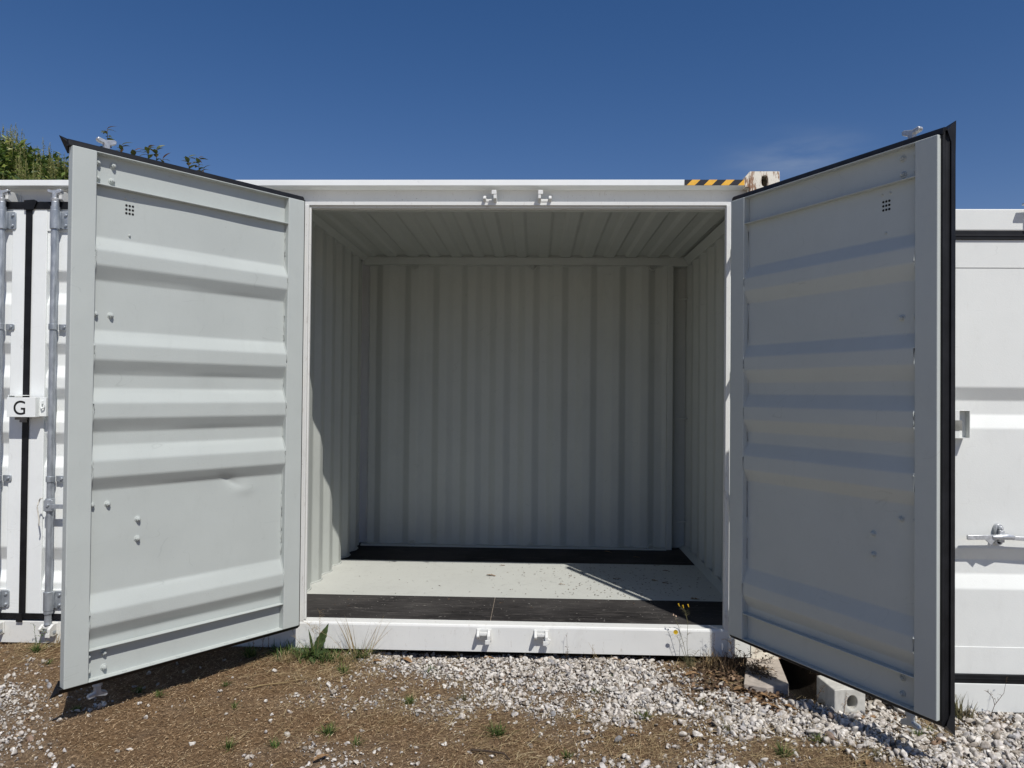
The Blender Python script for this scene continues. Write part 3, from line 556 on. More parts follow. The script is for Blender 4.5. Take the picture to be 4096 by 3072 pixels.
# ---------------------------------------------------------------- doors
RIBS = [(2.321, 2.255, 2.183, 2.110), (1.866, 1.798, 1.724, 1.651), (1.584, 1.513, 1.439, 1.370), (1.305, 1.232, 1.153, 1.088), (0.587, 0.503, 0.433, 0.368)]
W, ZB, ZT = 1.280, 0.174, 2.729
def rubber_profile(): pass
def make_door(name, loc, rz, mir, inner=GREY, rods=True, dent=False, label=None, par=cont, detail=True, u_rod=1.10, side=True, flare=True):
    """local frame: x = distance from the hinge (times mir), y = towards the inside of the box (0 = inner face), z up"""
    s = mir; T = 0.050
    # stiles
    m = MB()
    m.box((0*s, -.046, ZB), (.109*s, 0, ZT)); m.box((1.172*s, -T, ZB), (W*s, 0, ZT))
    d = m.build(name, inner, par, .004, seg=3); d.location = loc; d.rotation_euler = (0, 0, rz)
    # top and bottom rails: C channels open to the inside
    for z0, z1 in ((ZB+.0005, .327), (2.571, ZT-.0005)):
        m = MB(); x0, x1 = .1095, 1.1715
        m.prism([(-.046, z0), (-.0015, z0), (-.0015, z0+.005), (-.040, z0+.005), (-.040, z1-.005), (-.0015, z1-.005), (-.0015, z1), (-.046, z1)], 'x', x0*s, x1*s)
        for q in range(8):
            xx = (.19+q*.135)*s; zz = (z0+.005) if z0 < 1 else (z1-.005); e = .003 if z0 < 1 else -.003
            m.cyl((xx, -.018, zz), (xx, -.018, zz+e), .011, 10)
        m.build('rail', inner, d, .0015)
    # ribbed panel
    prof = [(-.036, .3272)]
    for a, b, c, e in reversed(RIBS): prof += [(-.036, e), (-.003, c), (-.003, b), (-.036, a)]
    prof += [(-.036, 2.5708)]; prof = fillet([(p[1], p[0]) for p in prof], .0085, 4)
    rr = random.Random(5 if dent else 9)
    def warp(q):
        u = abs(q.x); q = q.copy()
        q.y += .0035*math.sin(u*5.1+q.z*1.7)*math.sin(max(0, min(1, (u-.11)/1.08))*math.pi)*(1 if q.y < -.03 else .4)
        if dent:
            du, dz = u-.44, q.z-1.075
            al = -.9*du-.43*dz; pe_ = .43*du-.9*dz
            q.y -= .011*math.exp(-(al/.065)**2)*math.exp(-abs(pe_)/.022)
            q.y += .004*math.exp(-((du+.09)/.06)**2-((dz+.055)/.03)**2)
        return q
    # refine the flats where the dent sits
    pp = []
    for i in range(len(prof)-1):
        a_, b_ = prof[i], prof[i+1]; n_ = max(1, int((b_-a_).length/(.012 if dent else .04))); pp += [a_.lerp(b_, k_/n_) for k_ in range(n_)]
    pp.append(prof[-1])
    sheet(pp, lambda a, b, t: (t*s, b, a), .100, 1.180, 'panel', inner, d, steps=110 if dent else 30, fn=warp, solid=.002)
    # weld bead beside the stiles
    for x in (.1105, 1.1705):
        m = MB(); m.tube([(x*s+rr.uniform(-.0012, .0012), b+.003+rr.uniform(-.0015, .0015), a) for a, b in [(p.x, p.y) for p in pp[::3]+[pp[-1]]]], [.0036+rr.uniform(-.001, .0012) for _ in pp[::3]+[pp[-1]]], 5)
        m.build('weld_bead', inner, d, 0, 60)
    # rubber gasket round the edge
    m = MB(); o_ = .032 if flare else .020
    m.prism([(-.050, ZT), (-.050, ZT+o_*.6), (-.044, ZT+o_), (-.030, ZT+o_*1.05), (-.020, ZT+o_*.7), (-.014, ZT)], 'x', -.010*s, (W+.012)*s)
    m.prism([(-.050, ZB), (-.050, ZB-o_*.5), (-.044, ZB-o_*.8), (-.030, ZB-o_*.8), (-.020, ZB-o_*.5), (-.014, ZB)], 'x', -.010*s, (W+.012)*s)
    if s > 0: m.prism([(0*s, -.006), (-.009*s, -.008), (-.009*s, -.040), (0*s, -.044)], 'z', ZB-.01, ZT+.01)
    # outer lip strips lying on the outside face
    m.box((-.004*s, -.0555, ZT-.022), ((W+.006)*s, -.0505, ZT+(.036 if flare else .024))); m.box((-.004*s, -.0555, ZB-.030), ((W+.006)*s, -.0505, ZB+.006))
    if side:
        m.prism([((W+.0005)*s, -.020), ((W+.010)*s, -.021), ((W+.014)*s, -.030), ((W+.010)*s, -.038), ((W+.014)*s, -.046), ((W+.020)*s, -.050), ((W+.020)*s, -.0505), ((W+.0005)*s, -.0505)], 'z', ZB-.012, ZT+.012)
        e_ = -.084 if flare else -.0555
        m.box(((W-.018)*s, e_, ZB-.02), ((W+.026)*s, -.0558, ZT+.014))
    if flare:
        for zc, e in ((ZT, 1), (ZB, -1)):
            k1 = 1 if side else 0
            m.add([((W-.12+.04*k1)*s, -.054, zc+e*.018), ((W+.008+.016*k1)*s, -.030, zc+e*.016), ((W+.040-.008*k1)*s, -.066-.012*k1, zc+e*(.052+.012*k1)), ((W-.05+.03*k1)*s, -.060-.02*k1, zc+e*.030), ((W+.004+.022*k1)*s, -.058-.026*k1, zc-e*(.03+.06*k1)), ((W-.10)*s, -.062, zc+e*.006)],
                  [(0, 1, 2, 3), (1, 4, 2), (0, 3, 5), (3, 2, 4, 5)])
    m.build('gasket', RUBBER, d, .002, 50)
    # vent: nine small round holes with rims
    m = MB()
    for i in range(3):
        for j in range(3):
            cx, cz = (.988+.0157*i)*s, 2.462+.0196*j
            m.cyl((cx, -.0352, cz), (cx, -.0335, cz), .0058, 12)
    if detail:
        m.build('vent', DARK, d)
        bl = [(1.179, 2.702), (1.106, 2.703), (1.180, 2.625), (1.110, 2.626), (1.181, 1.950), (1.108, 1.949), (1.183, 1.008), (1.108, 1.006), (.959, .912), (.960, .812), (1.186, .266), (1.112, .266), (1.111, .193), (1.186, .192), (1.044, 2.555), (1.001, 2.555), (1.022, 2.366)]
        bl = [(u*.981, z*.981+.030) for u, z in bl]
        for u, z in bl:
            y = -.040 if (z > 2.59 or z < .3) else -.036
            rr_ = .0125 if z < 2.3 or z > 2.6 else .006
            m = MB(); k_ = rr_/.011
            m.cyl((u*s, y, z), (u*s, y+.004*k_, z), .015*k_, 12, .013*k_); m.cyl((u*s, y+.004*k_, z), (u*s, y+.015*k_, z), .011*k_, 6, .009*k_); m.cyl((u*s, y+.015*k_, z+.001), (u*s, y+.020*k_, z+.001), .0055*k_, 8)
            m.build('bolt', inner, d, .0015)
    # outside: recessed look is the panel itself; lock rod with brackets and cams
    if rods:
        x = u_rod*s; y = -.082; o = .022
        r = MB(); r.cyl((x, y, .215), (x, y, 2.60), .0205, 24); r.cyl((x, y, .19), (x, y, .232), .026, 24); r.cyl((x, y, 2.685), (x, y, 2.715), .026, 24); r.cyl((x, y, .135), (x, y, .19), .020, 24)
        r.cyl((x, y, 2.715), (x, y, 2.742), .0215, 24); r.cyl((x, y, 2.742), (x, y, 2.756), .0215, 24, .015)
        rod = r.build('lock_rod', GALV, d, 0, 50)
        for z, e in ((2.782, 1), (.105, -1)):
            c = MB()
            c.prism([(x-.012*s, z-e*.03), (x+.012*s, z-e*.03), (x+.014*s, z+e*.014), (x+.040*s, z+e*.020), (x+.047*s, z+e*.030), (x+.042*s, z+e*.040), (x+.010*s, z+e*.032), (x-.034*s, z+e*.042), (x-.045*s, z+e*.036), (x-.042*s, z+e*.020), (x-.014*s, z+e*.010)], 'y', y-.014, y+.014)
            c.cyl((x, y, z-e*.045), (x, y, z-e*.015), .018, 16, .024)
            c.build('locking_cam', CHROME if e > 0 else GALV, d, .003, 50)
        pd = s if detail else -1
        for z0, z1 in ((2.575, 2.692), (.210, .325)):
            b = MB(); b.cyl((x, y, z0), (x, y, z1), .0285, 28)
            b.prism([(x-.028*pd, z0), (x-.028*pd, z0)][:0]+[(x-.02*pd, z0+.004), (x-.068*pd, z0+.004), (x-.074*pd, z0+.014), (x-.074*pd, z1-.014), (x-.068*pd, z1-.004), (x-.02*pd, z1-.004)], 'y', -.0585, -.0515)
            for zz in (z0+.026, z1-.026): b.cyl((x-.054*pd, -.0588, zz), (x-.054*pd, -.068, zz), .0105, 12, .008)
            b.box((x-.030*pd, -.078, z0+.008), (x-.026*pd, -.056, z1-.008)); b.build('rod_bracket', GALV, d, .0015, 50)
        for z in (1.965, 1.020):
            b = MB(); b.cyl((x, y, z-.018), (x, y, z+.018), .026, 24); b.prism([(x-.02*pd, z-.018), (x-.070*pd, z-.018), (x-.074*pd, z-.012), (x-.074*pd, z+.012), (x-.070*pd, z+.018), (x-.02*pd, z+.018)], 'y', -.060, -.0515); b.cyl((x-.056*pd, -.0603, z), (x-.056*pd, -.069, z), .010, 12, .008); b.build('rod_bracket', GALV, d, .0015, 50)
    return d
aL, aR = .9138, 1.0799
dl = make_door('door', (-1.3406, -.1154, 0), math.pi+aL, 1, dent=True, side=False); dl['label'] = 'left open door with dented ribbed panel lit by the sun'
dr = make_door('door', (1.211, -.1154, 0), math.pi-aR, -1); dr['label'] = 'right open door with its inner side in shade'
# streaks of paint on the sunlit edge
# closed doors of the next bay (outside seen)
def closed_door(loc, mir):
    d = make_door('door', loc, 0, mir, inner=WHITE, rods=True, detail=False, side=mir < 0, flare=False, u_rod=1.100 if mir < 0 else 1.125)
    d['label'] = 'closed white door of the neighbouring bay'
    return d
dg1 = closed_door((-3.1240-1.280, .051, -.0), 1); dg2 = closed_door((-3.1180+1.280, .051, -.0), -1)
m = MB(); m.prism([(-3.150, 2.700), (-3.150, 2.760), (-3.086, 2.764), (-3.066, 2.756), (-3.090, 2.700)], 'y', -.0165, -.0085); m.build('gasket', RUBBER, cont, .002); m = MB(); m.prism([(-3.155, .128), (-3.115, .128), (-3.118, .18), (-3.150, .18)], 'y', -.0165, -.0085); m.build('gasket', RUBBER, cont, .002)
# handle hasp, rope and lock box on the right leaf of the closed pair
m = MB(); x = -2.938
m.prism([(x-.022, .825), (x+.030, .825), (x+.034, .831), (x+.034, .889), (x+.028, .895), (x-.016, .895), (x-.022, .889)], 'y', -.062, -.054); m.box((x+.030, -.066, .842), (x+.19, -.05, .868)); m.cyl((x+.006, -.0622, .862), (x+.006, -.070, .862), .009, 14); m.cyl((x, -.031, .82), (x, -.031, .90), .027, 24)
m.build('handle', GALV, cont, .0015, 50)
m = MB(); m.tube([(x-.004+.030*math.cos(t)-.02, -.068+.006*math.sin(3*t), .862+.045*math.sin(t)) for t in [1.4+.25*q for q in range(9)]]+[(x-.050, -.064, .80), (x-.046, -.062, .765), (x-.050, -.06, .735)], .0042, 6); m.build('cord', CORD, cont, 0, 60)
m = MB(); T_ = .0025
x0, x1, z0, z1, yf = -3.181, -3.003, 1.405, 1.525, -.090
m.box((x0, yf, z0), (x1, yf+T_, z1)); m.box((x0, yf+T_+.0002, z1-T_), (x1, -.02, z1)); m.box((x0, yf+T_+.0002, z0), (x0+T_, -.02, z1-T_-.0002)); m.box((x1-T_, yf+T_+.0002, z0), (x1, -.02, z1-T_-.0002))
m.box((x0-.016, -.060, z0+.002), (x0-.012, -.006, z1+.014)); m.box((x0-.0118, -.060, z1+.010), (x0+.085, -.006, z1+.014)); m.box((x1+.0003, -.050, z0+.004), (x1+.042, -.010, z1+.001))
m.box((x1+.012, -.062, z1-.04), (x1+.026, -.0503, z1-.02)); m.tube([(x1+.018, -.058, z1-.03), (x1+.016, -.062, z1-.055), (x1+.024, -.064, z1-.068), (x1+.036, -.062, z1-.062), (x1+.038, -.060, z1-.045)], .0045, 8)
lb = m.build('lock_box', WHITE, cont, .0018)
m = MB(); m.box((x0+.03, -.062, z0-.018), (x0+.09, -.03, z0-.003)); m.box((x0+.055, -.055, z0-.034), (x0+.09, -.035, z0-.0183)); m.build('latch', simple('dull_latch_steel', (.2, .19, .18), .6), cont, .002)
fc = bpy.data.curves.new('letter', 'FONT'); fc.body = 'G'; fc.size = .118; fc.extrude = .0006; fc.align_x = 'CENTER'
fo = bpy.data.objects.new('letter', fc); COL.objects.link(fo); bpy.context.view_layer.update()
dg = bpy.context.evaluated_depsgraph_get(); me = bpy.data.meshes.new_from_object(fo.evaluated_get(dg)); bpy.data.objects.remove(fo)
lo = bpy.data.objects.new('letter', me); me.materials.clear(); me.materials.append(BLACKP); COL.objects.link(lo); lo.parent = lb
lo.location = (-3.100, yf-.0012, 1.422); lo.rotation_euler = (math.pi/2, 0, 0)
xs = [v.co.x for v in me.vertices]; ys = [v.co.y for v in me.vertices]
sx_, sy_ = .073/(max(xs)-min(xs)), .086/(max(ys)-min(ys)); cx_, cy_ = (max(xs)+min(xs))/2, (max(ys)+min(ys))/2
for v in me.vertices: v.co.x = (v.co.x-cx_)*sx_; v.co.y = (v.co.y-cy_)*sy_
lo.location = (-3.101, yf-.0012, 1.4625)
# keepers next to the cams of the closed pair
for x in (-2.938, -3.279):
    keeper(x, 2.782, .0800, 1, 1); keeper(x, .085, -.0002, 1, -1)

# ================================================================= neighbour container
nb = empty('shipping_container', (1.94, -.63, -.035)); tag(nb, 'white closed container at the right edge, end doors with black seals, standing nearer the camera', 'container')
w2 = 2.438; h2 = 2.591
box('header', (.178, 0.0, 2.478), (w2-.178, .12, h2), WHITE2, nb, .006); box('sill', (.178, 0.0, 0), (w2-.178, .15, .146), WHITE2, nb, .004)
for x_ in (0, w2-.06): box('post', (x_, .01, .119), (x_+.06, .15, 2.47), WHITE2, nb, .004)
for x in (0, w2-.178):
    for z in (0, h2-.119): casting(x, z, y0=-.004, par=nb, mat=WORN)
R2 = [(1.668, 1.598, 1.525, 1.455), (.836, .771, .697, .626)]
for mir, x in ((1, .064), (-1, w2-.064)):
    s = mir; wd = 1.153
    m = MB(); m.box((0, 0, 0), (.0001, .0001, .0001)); m = MB()
    m.box((x, .012, .19), (x+.10*s, .055, 2.433)); m.box((x+(wd-.02)*s, .012, .19), (x+wd*s, .055, 2.433)); m.box((x+.1003*s, .0122, .19), (x+(wd-.0203)*s, .055, .328)); m.box((x+.1003*s, .0122, 2.288), (x+(wd-.0203)*s, .055, 2.433))
    d = m.build('door', WHITE2, nb, .003)
    prof = [(.3282, 0)]
    for a, b, c, e in reversed(R2): prof += [(e, 0), (c, .034), (b, .034), (a, 0)]
    prof += [(2.2878, 0)]
    sheet(fillet(prof, .007, 4), lambda a, b, t: (t, .016+b, a), x+.1003*s, x+(wd-.0203)*s, 'panel', WHITE2, d, steps=2)
    m = MB(); m.box((x-.004*s, .002, 2.4335), (x+(wd+.002)*s, .02, 2.4775)); m.box((x-.004*s, .002, .1465), (x+(wd+.002)*s, .02, .1895)); m.box((x-.004*s, .004, .19), (x-.0003*s, .02, 2.433)); m.box((x+(wd+.0003)*s, .003, .19), (x+(wd+.002)*s, .02, 2.433))
    m.box((x-.004*s, -.001, 2.448), (x+(wd+.002)*s, .0018, 2.4555)); m.box((x-.004*s, -.001, .166), (x+(wd+.002)*s, .0018, .173)); m.build('gasket', RUBBER, d, .001)
    for u in (.42, .95):
        xx = x+u*s
        if mir > 0: continue
        r = MB(); r.cyl((xx, -.035, .08), (xx, -.035, 2.53), .0165, 18); rod = r.build('lock_rod', GALV, d, 0, 50)
# welded seam lines
for z_ in (2.289, .327):
    m = MB(); m.tube([(.17, .0145, z_), (1.22, .0145, z_)], .003, 6); m.build('weld_bead', WHITE2, nb, 0, 60)
# lock box beside the door edge
m = MB(); bx0, bx1, bz0, bz1 = .215, .342, 1.405, 1.548
m.box((bx0, -.048, bz0), (bx0+.072, -.046, bz1)); m.box((bx0, -.0458, bz1-.003), (bx1, .012, bz1)); m.box((bx0, -.0458, bz0), (bx1, .012, bz0+.003)); m.box((bx1-.004, -.0458, bz0+.0031), (bx1, .012, bz1-.0031)); m.box((bx0+.0725, -.012, bz0+.0032), (bx1-.0042, -.010, bz1-.0032)); m.build('lock_box', WHITE2, nb, .0015)
m = MB(); m.box((bx0+.010, -.0500, bz0+.040), (bx0+.084, -.0484, bz0+.092)); m.build('latch', simple('grey_slot', (.22, .22, .2), .6), nb)
# handle with its hub and catch
m = MB(); hz = .905; hx = .51
m.prism([(hx-.175, hz-.014), (hx-.172, hz-.018), (hx-.02, hz-.014), (hx-.02, hz+.010), (hx-.172, hz+.006), (hx-.175, hz+.002)], 'y', -.036, -.024)
m.prism([(hx+.0, hz-.012), (hx+.0, hz+.006), (hx+.30, hz-.004), (hx+.30, hz-.030)], 'y', -.037, -.024)
m.tube([(hx-.05, -.032, hz-.002), (hx+.02, -.042, hz+.004), (hx+.06, -.032, hz-.002)], [.010, .018, .010], 10)
n_ = 20; ring = []
for i in range(n_):
    t = 2*math.pi*i/n_; ring.append((hx+.001+.020*math.cos(t), hz+.006+.020*math.sin(t)+(.035 if math.sin(t) >= 0 else -.035)))
m.prism(ring, 'y', -.006, .015); m.cyl((hx+.004, -.007, hz+.040), (hx+.004, -.022, hz+.040), .012, 8); m.cyl((hx+.004, -.022, hz+.040), (hx+.004, -.028, hz+.040), .006, 8); m.prism([(hx-.09, hz-.012), (hx-.055, hz-.045), (hx-.035, hz-.012)], 'y', -.036, -.028)
m.box((hx-.006, -.030, hz-.03), (hx+.014, -.007, hz+.03)); m.cyl((hx-.012, -.034, hz+.002), (hx-.012, -.034, hz+.034), .006, 10)
m.build('handle', CHROME, nb, .002, 50)
m = MB(); m.cyl((hx+.001, -.0062, hz-.032), (hx+.001, -.009, hz-.032), .009, 14); m.build('bolt', DARK, nb)
m = MB(); m.cyl((.67, -.04, 2.545), (.67, -.04, 2.62), .014, 12); m.prism([(.61, 2.60), (.71, 2.60), (.71, 2.618), (.61, 2.612)], 'y', -.055, -.025); m.build('locking_cam', CHROME, nb, .003)
D2 = 6.06
pe = corr(.16, D2-.16, 0.072, 0.068, 0.070, 0.036)
for x, s in ((0.004, 1), (w2-.004, -1)): sheet([(q[0], q[1]) for q in pe], lambda a, b, t: (x+s*b, a, t), 0.14, 2.50, 'side_wall', WHITE2, nb)
pe = corr(.06, w2-.06, 0.085, 0.018, 0.080, 0.020)
sheet([(q[0], q[1]) for q in pe], lambda a, b, t: (a, t, h2-.03+b), 0.121, D2, 'roof', WHITE2, nb)
m = MB()
for x in (0, w2-.06): m.box((x, .163, 2.50), (x+.06, D2, h2)); m.box((x, .163, 0), (x+.06, D2, .14))
m.box((.0605, D2-.05, 0), (w2-.0605, D2, h2)); m.build('frame', WHITE2, nb, .003)
box('floor', (.0605, .1605, .06), (w2-.0605, D2-.06, .14), DARK, nb)

# ================================================================= blocks
bl = MB(); L_, Wb, Hb = .20, .165, .175; n = 20; cx, cz, rx2, rz2 = .095, .105, .027, .036
outer = []; ring = []
for i in range(n):
    t = 2*math.pi*(i+.5)/n; c, s_ = math.cos(t), math.sin(t); ring.append((cx+rx2*c, cz+rz2*s_)); k_ = max(abs(c)/(Wb/2), abs(s_)/(Hb/2)); outer.append((Wb/2+c/k_, Hb/2+s_/k_))
bl.add([(p[0], 0, p[1]) for p in outer]+[(p[0], 0, p[1]) for p in ring]+[(p[0], .10, p[1]) for p in ring]+[(p[0], L_, p[1]) for p in outer],
       [(i, (i+1) % n, n+(i+1) % n, n+i) for i in range(n)]+[(n+i, n+(i+1) % n, 2*n+(i+1) % n, 2*n+i) for i in range(n)]+[tuple(range(2*n, 3*n))]+[(i, 3*n+i, 3*n+(i+1) % n, (i+1) % n) for i in range(n)]+[tuple(range(3*n, 4*n))])
b = bl.build('masonry_block', CONC, None, .006); b.location = (1.612, -.655, -.100); b.rotation_euler = (0, 0, R(5)); tag(b, 'white painted hollow block under the right door, round hole facing out', 'block')
b2 = MB(); b2.prism([(1.222, -.400), (1.330, -.450), (1.470, -.392), (1.545, .02), (1.36, .03)], 'z', -.075, -.004); o = b2.build('concrete_slab', SLAB, None, .005); tag(o, 'flat pale slab lying under the container corner by the right door', 'slab')

# ================================================================= plants
def blade(m, p, a, L, w_, lean, droop=.4, seg=4, twist=0):
    p = Vector(p); d = Vector((math.cos(a), math.sin(a), 0)); sd = Vector((-math.sin(a+twist), math.cos(a+twist), 0)); vs = []
    for j in range(seg+1):
        t = j/seg; q = p + d*(L*t*math.sin(lean)*(1+droop*t)) + Vector((0, 0, L*t*math.cos(lean)*(1-droop*t*.6)))
        ww = w_*(1-t**1.6)+.0002; vs += [q-sd*ww, q+sd*ww]
    m.add(vs, [(2*j, 2*j+1, 2*j+3, 2*j+2) for j in range(seg)])
def G(x, y): return float(gz(np.array([x]), np.array([y]))[0])
def leaf(m, p, d, nrm, L, w_, fold=.25, curl=.1, serr=False, n=5):
    p, d = Vector(p), Vector(d).normalized(); s = d.cross(Vector(nrm)).normalized(); u = s.cross(d).normalized(); vs = []; fs = []
    for j in range(n+1):
        t = j/n; ww = w_*math.sin(math.pi*min(1, t*.97+.03)**.8)*(1 if not serr or j % 2 else .84); c = p + d*L*t - u*curl*L*t*t
        vs += [c-s*ww+u*ww*fold, c, c+s*ww+u*ww*fold]
    for j in range(n): a = 3*j; fs += [(a, a+1, a+4, a+3), (a+1, a+2, a+5, a+4)]
    m.add(vs, fs)
def tuft(x, y, L, n, mat, label, group=None, lean=.8, w_=.0016, name='grass_tuft', cat='grass tuft'):
    m = MB(); r = random.Random(int((x*977+y*331)*100)); z = G(x, y); sp_ = L*(.45 if n > 120 else .16)
    for i in range(n):
        blade(m, (r.gauss(0, sp_), r.gauss(0, sp_*.6), 0), r.uniform(0, 6.28), L*r.uniform(.5, 1.1), w_*r.uniform(.6, 1.3), abs(r.gauss(lean*.6, lean*.4)), r.uniform(.1, .6), 3, r.uniform(-.4, .4))
    o = m.build(name, mat); o.location = (x, y, z); tag(o, label, cat, group); return o
TG = 'small green grass tufts'
TU = [(-1.02, -.31, .075, 60, 'tall green grass tuft among white stones below the left end of the sill'),
 (-.57, -.70, .06, 70, 'dark green tuft at the lower edge of the white gravel'),
 (-.53, -.25, .06, 45, 'green tuft in the gravel below the middle left of the sill'),
 (-.10, -1.01, .085, 70, 'broad dark green tuft in brown litter near the bottom centre'),
 (.63, -.78, .06, 45, 'green tuft where the gravel meets brown soil, right of centre'),
 (.40, -.48, .045, 30, 'tiny green tuft alone in the middle of the white gravel'),
 (1.19, -1.13, .075, 70, 'dense green tuft beside a dry root near the bottom right'),
 (1.41, -.98, .07, 45, 'narrow green tuft between stones at the lower right'),
 (-2.02, -.66, .05, 50, 'green tuft inside the shadow of the left door'),
 (-1.88, -.71, .05, 50, 'yellow green tuft at the edge of the left door shadow'),
 (-1.60, -.55, .045, 40, 'yellowish tuft on brown litter just outside the left door shadow'),
 (-2.20, -.90, .045, 40, 'pale tuft at the tip of the left door shadow'),
 (-.90, -1.05, .07, 80, 'wide yellow green patch tuft beside a small cluster of stones at the bottom left'),
 (-1.30, -1.22, .06, 45, 'dark tuft on brown litter at the bottom left'),
 (-.74, -1.14, .05, 30, 'thin tuft right of the stone cluster at the bottom'),
 (1.90, -.92, .06, 50, 'yellow green tuft below the corner of the right door'),
 (1.99, -.86, .04, 25, 'small bright tuft under the pointed seal of the right door'),
 (.22, -1.22, .05, 40, 'tuft beside a dark stick at the bottom edge'),
 (.50, -.28, .035, 22, 'low tuft in the gravel close to the sill, right of centre'),
 (-1.10, -1.20, .05, 35, 'sparse tuft at the bottom edge, left of a brown leaf')]
for x, y, L, n, lb_ in TU: tuft(x, y, L, n, GREEN, lb_, TG, 1.0, .0018)
for x, y, L, n, lb_ in ((-2.75, -.30, .05, 35, 'low green tuft on brown litter left of the left door'), (-1.45, -.80, .045, 30, 'olive tuft alone on open brown litter, left of the bottom centre'), (-.30, -.62, .05, 40, 'olive tuft at the fringe where gravel thins out, left of centre'),
                        (.95, -.62, .05, 40, 'olive tuft in the gravel below the yellow flower'), (1.00, -.92, .06, 50, 'olive tuft among large stones above the dry root'), (1.62, -1.12, .06, 60, 'wide olive tuft at the bottom edge right of the yellow slender leaf')):
    tuft(x, y, L, n, WEEDST if n > 38 else GREEN, lb_, TG, 1.1, .0018)
# weeds growing along the left end of the sill
for (x, y, L, n, lb_) in ((-1.45, -.10, .12, 90, 'feathery green weed clump under the hinge of the left door'), (-1.30, -.12, .11, 110, 'feathery green weed clump below the large serrated leaves'), (-1.16, -.14, .11, 90, 'feathery green weed clump right of the serrated leaves'), (-.98, -.06, .15, 50, 'feathery green weed clump at the foot of the tall grass blades'), (-1.62, -.16, .10, 60, 'dark weed clump in the shade below the left door')):
    tuft(x, y, L*.95, int(n*1.5), GREEN, lb_, 'feathery weeds along the sill', 1.1, .0026, 'weed', 'weed')
m = MB(); r = random.Random(3)
for i in range(9): blade(m, (r.uniform(-.015, .015), r.uniform(-.01, .01), 0), math.pi+r.uniform(-.5, .5), r.uniform(.26, .33), .0020, r.uniform(.08, .35), .25, 6, 1.3)
for i in range(9): blade(m, (.05+r.uniform(-.02, .05), r.uniform(-.01, .01), 0), r.uniform(-.5, .5), r.uniform(.18, .30), .0013, r.uniform(.05, .7), .15, 6, 1.3)
for i in range(40): blade(m, (r.uniform(-.03, .08), r.uniform(-.02, .02), 0), r.uniform(0, 6.28), r.uniform(.06, .12), .0016, r.uniform(.2, 1.1), .5, 4)
o = m.build('grass_clump', DRYG); o.location = (-1.02, -.05, G(-1.02, -.05)); tag(o, 'tall thin half dry grass blades against the left end of the sill', 'grass clump')
bw_ = empty('broadleaf_weed', (-1.265, -.09, G(-1.265, -.09))); tag(bw_, 'broadleaf weed with large upright serrated leaves by the left door hinge', 'weed')
for (d, L, w_, nr) in (((.42, -.05, .85), .20, .030, (.3, -1, .1)), ((-.10, .02, 1), .15, .012, (.9, -.5, .1)), ((.7, -.5, .12), .10, .022, (0, 0, 1)), ((-.8, -.4, .2), .10, .02, (0, 0, 1)), ((.3, -.9, -.05), .12, .022, (0, 0, 1)), ((.95, -.1, .35), .09, .012, (0, 0, 1)), ((1.0, -.5, .5), .11, .018, (0, -.5, 1)), ((-1.0, -.3, .55), .12, .016, (0, -.5, 1)), ((.6, -.9, .3), .10, .02, (0, 0, 1)), ((-.5, -.8, .1), .08, .018, (0, 0, 1)), ((.1, -.7, .5), .08, .018, (0, -.4, 1))):
    m = MB(); leaf(m, (0.02*d[0], 0.02*d[1], .02), d, nr, L, w_, .3, .12, True, 14); m.build('leaf', BROADG, bw_)
for (x, y, n, lb_) in ((-1.38, -.17, 170, 'dry straw clump in front of the feathery weeds by the left door hinge'), (-1.08, -.14, 190, 'dry straw clump among the green weeds left of the white gravel')):
    tuft(x, y, .085, n, DRYG, lb_, None, 1.2, .0014, 'grass_clump', 'grass clump')
# fine dry stalks
def stalk(pts, x, y, label, mat, twigs, r0=.0014, seed=1, name='dry_stalk', cat='dry stalk', tl=(.02, .06), leafy=0, group=None, lm=None):
    m = MB(); r = random.Random(seed)
    for P_ in pts:
        P_ = [Vector(q) for q in P_]; m.tube(P_, [r0*(1-.6*i/(len(P_)-1)) for i in range(len(P_))], 5)
        for _ in range(twigs):
            t = r.uniform(.2, 1)*(len(P_)-1); i = min(int(t), len(P_)-2); p = P_[i].lerp(P_[i+1], t-i); a = r.uniform(0, 6.28); L = r.uniform(*tl)
            q = p+Vector((math.cos(a)*L*.7, math.sin(a)*L*.4, L*r.uniform(.1, .9))); m.tube([p, (p+q)/2+Vector((0, 0, L*.1)), q], [r0*.6, r0*.45, r0*.3], 4)
            if r.random() < leafy: leaf(m, q, (math.cos(a), math.sin(a), r.uniform(-.5, .8)), (0, 0, 1), L*.5, L*.12, .2, .2, False, 3)
    o = m.build(name, mat); o.location = (x, y, G(x, y)); tag(o, label, cat, group); return o
stalk([[(0, 0, 0), (-.10, .0, .12), (-.16, .02, .24)], [(.25, -.02, .0), (.12, 0, .12), (-.06, .0, .22)], [(.03, 0, 0), (.05, 0, .16), (.045, .01, .28)], [(.0, 0, .0), (.02, 0, .14), (-.03, .02, .20)]], -1.27, -.10, 'fine wiry dead stalks crossing in front of the left end of the sill', DRYG, 22, .0010, 5)
stalk([[(0, 0, 0), (.004, 0, .07), (0, 0, .165)]], .265, -.035, 'small dried weed with curled leaves against the sill, right of centre', DEADW, 16, .0016, 8, tl=(.008, .022), leafy=1.0, name='dried_weed', cat='weed')
stalk([[(0, 0, 0), (-.04, 0, .06), (-.075, 0, .12)], [(0, 0, 0), (-.05, 0, .05), (-.05, 0, .11)]], .47, -.05, 'short forked dry twig leaning left in front of the sill', DRYG, 4, .0013, 9)
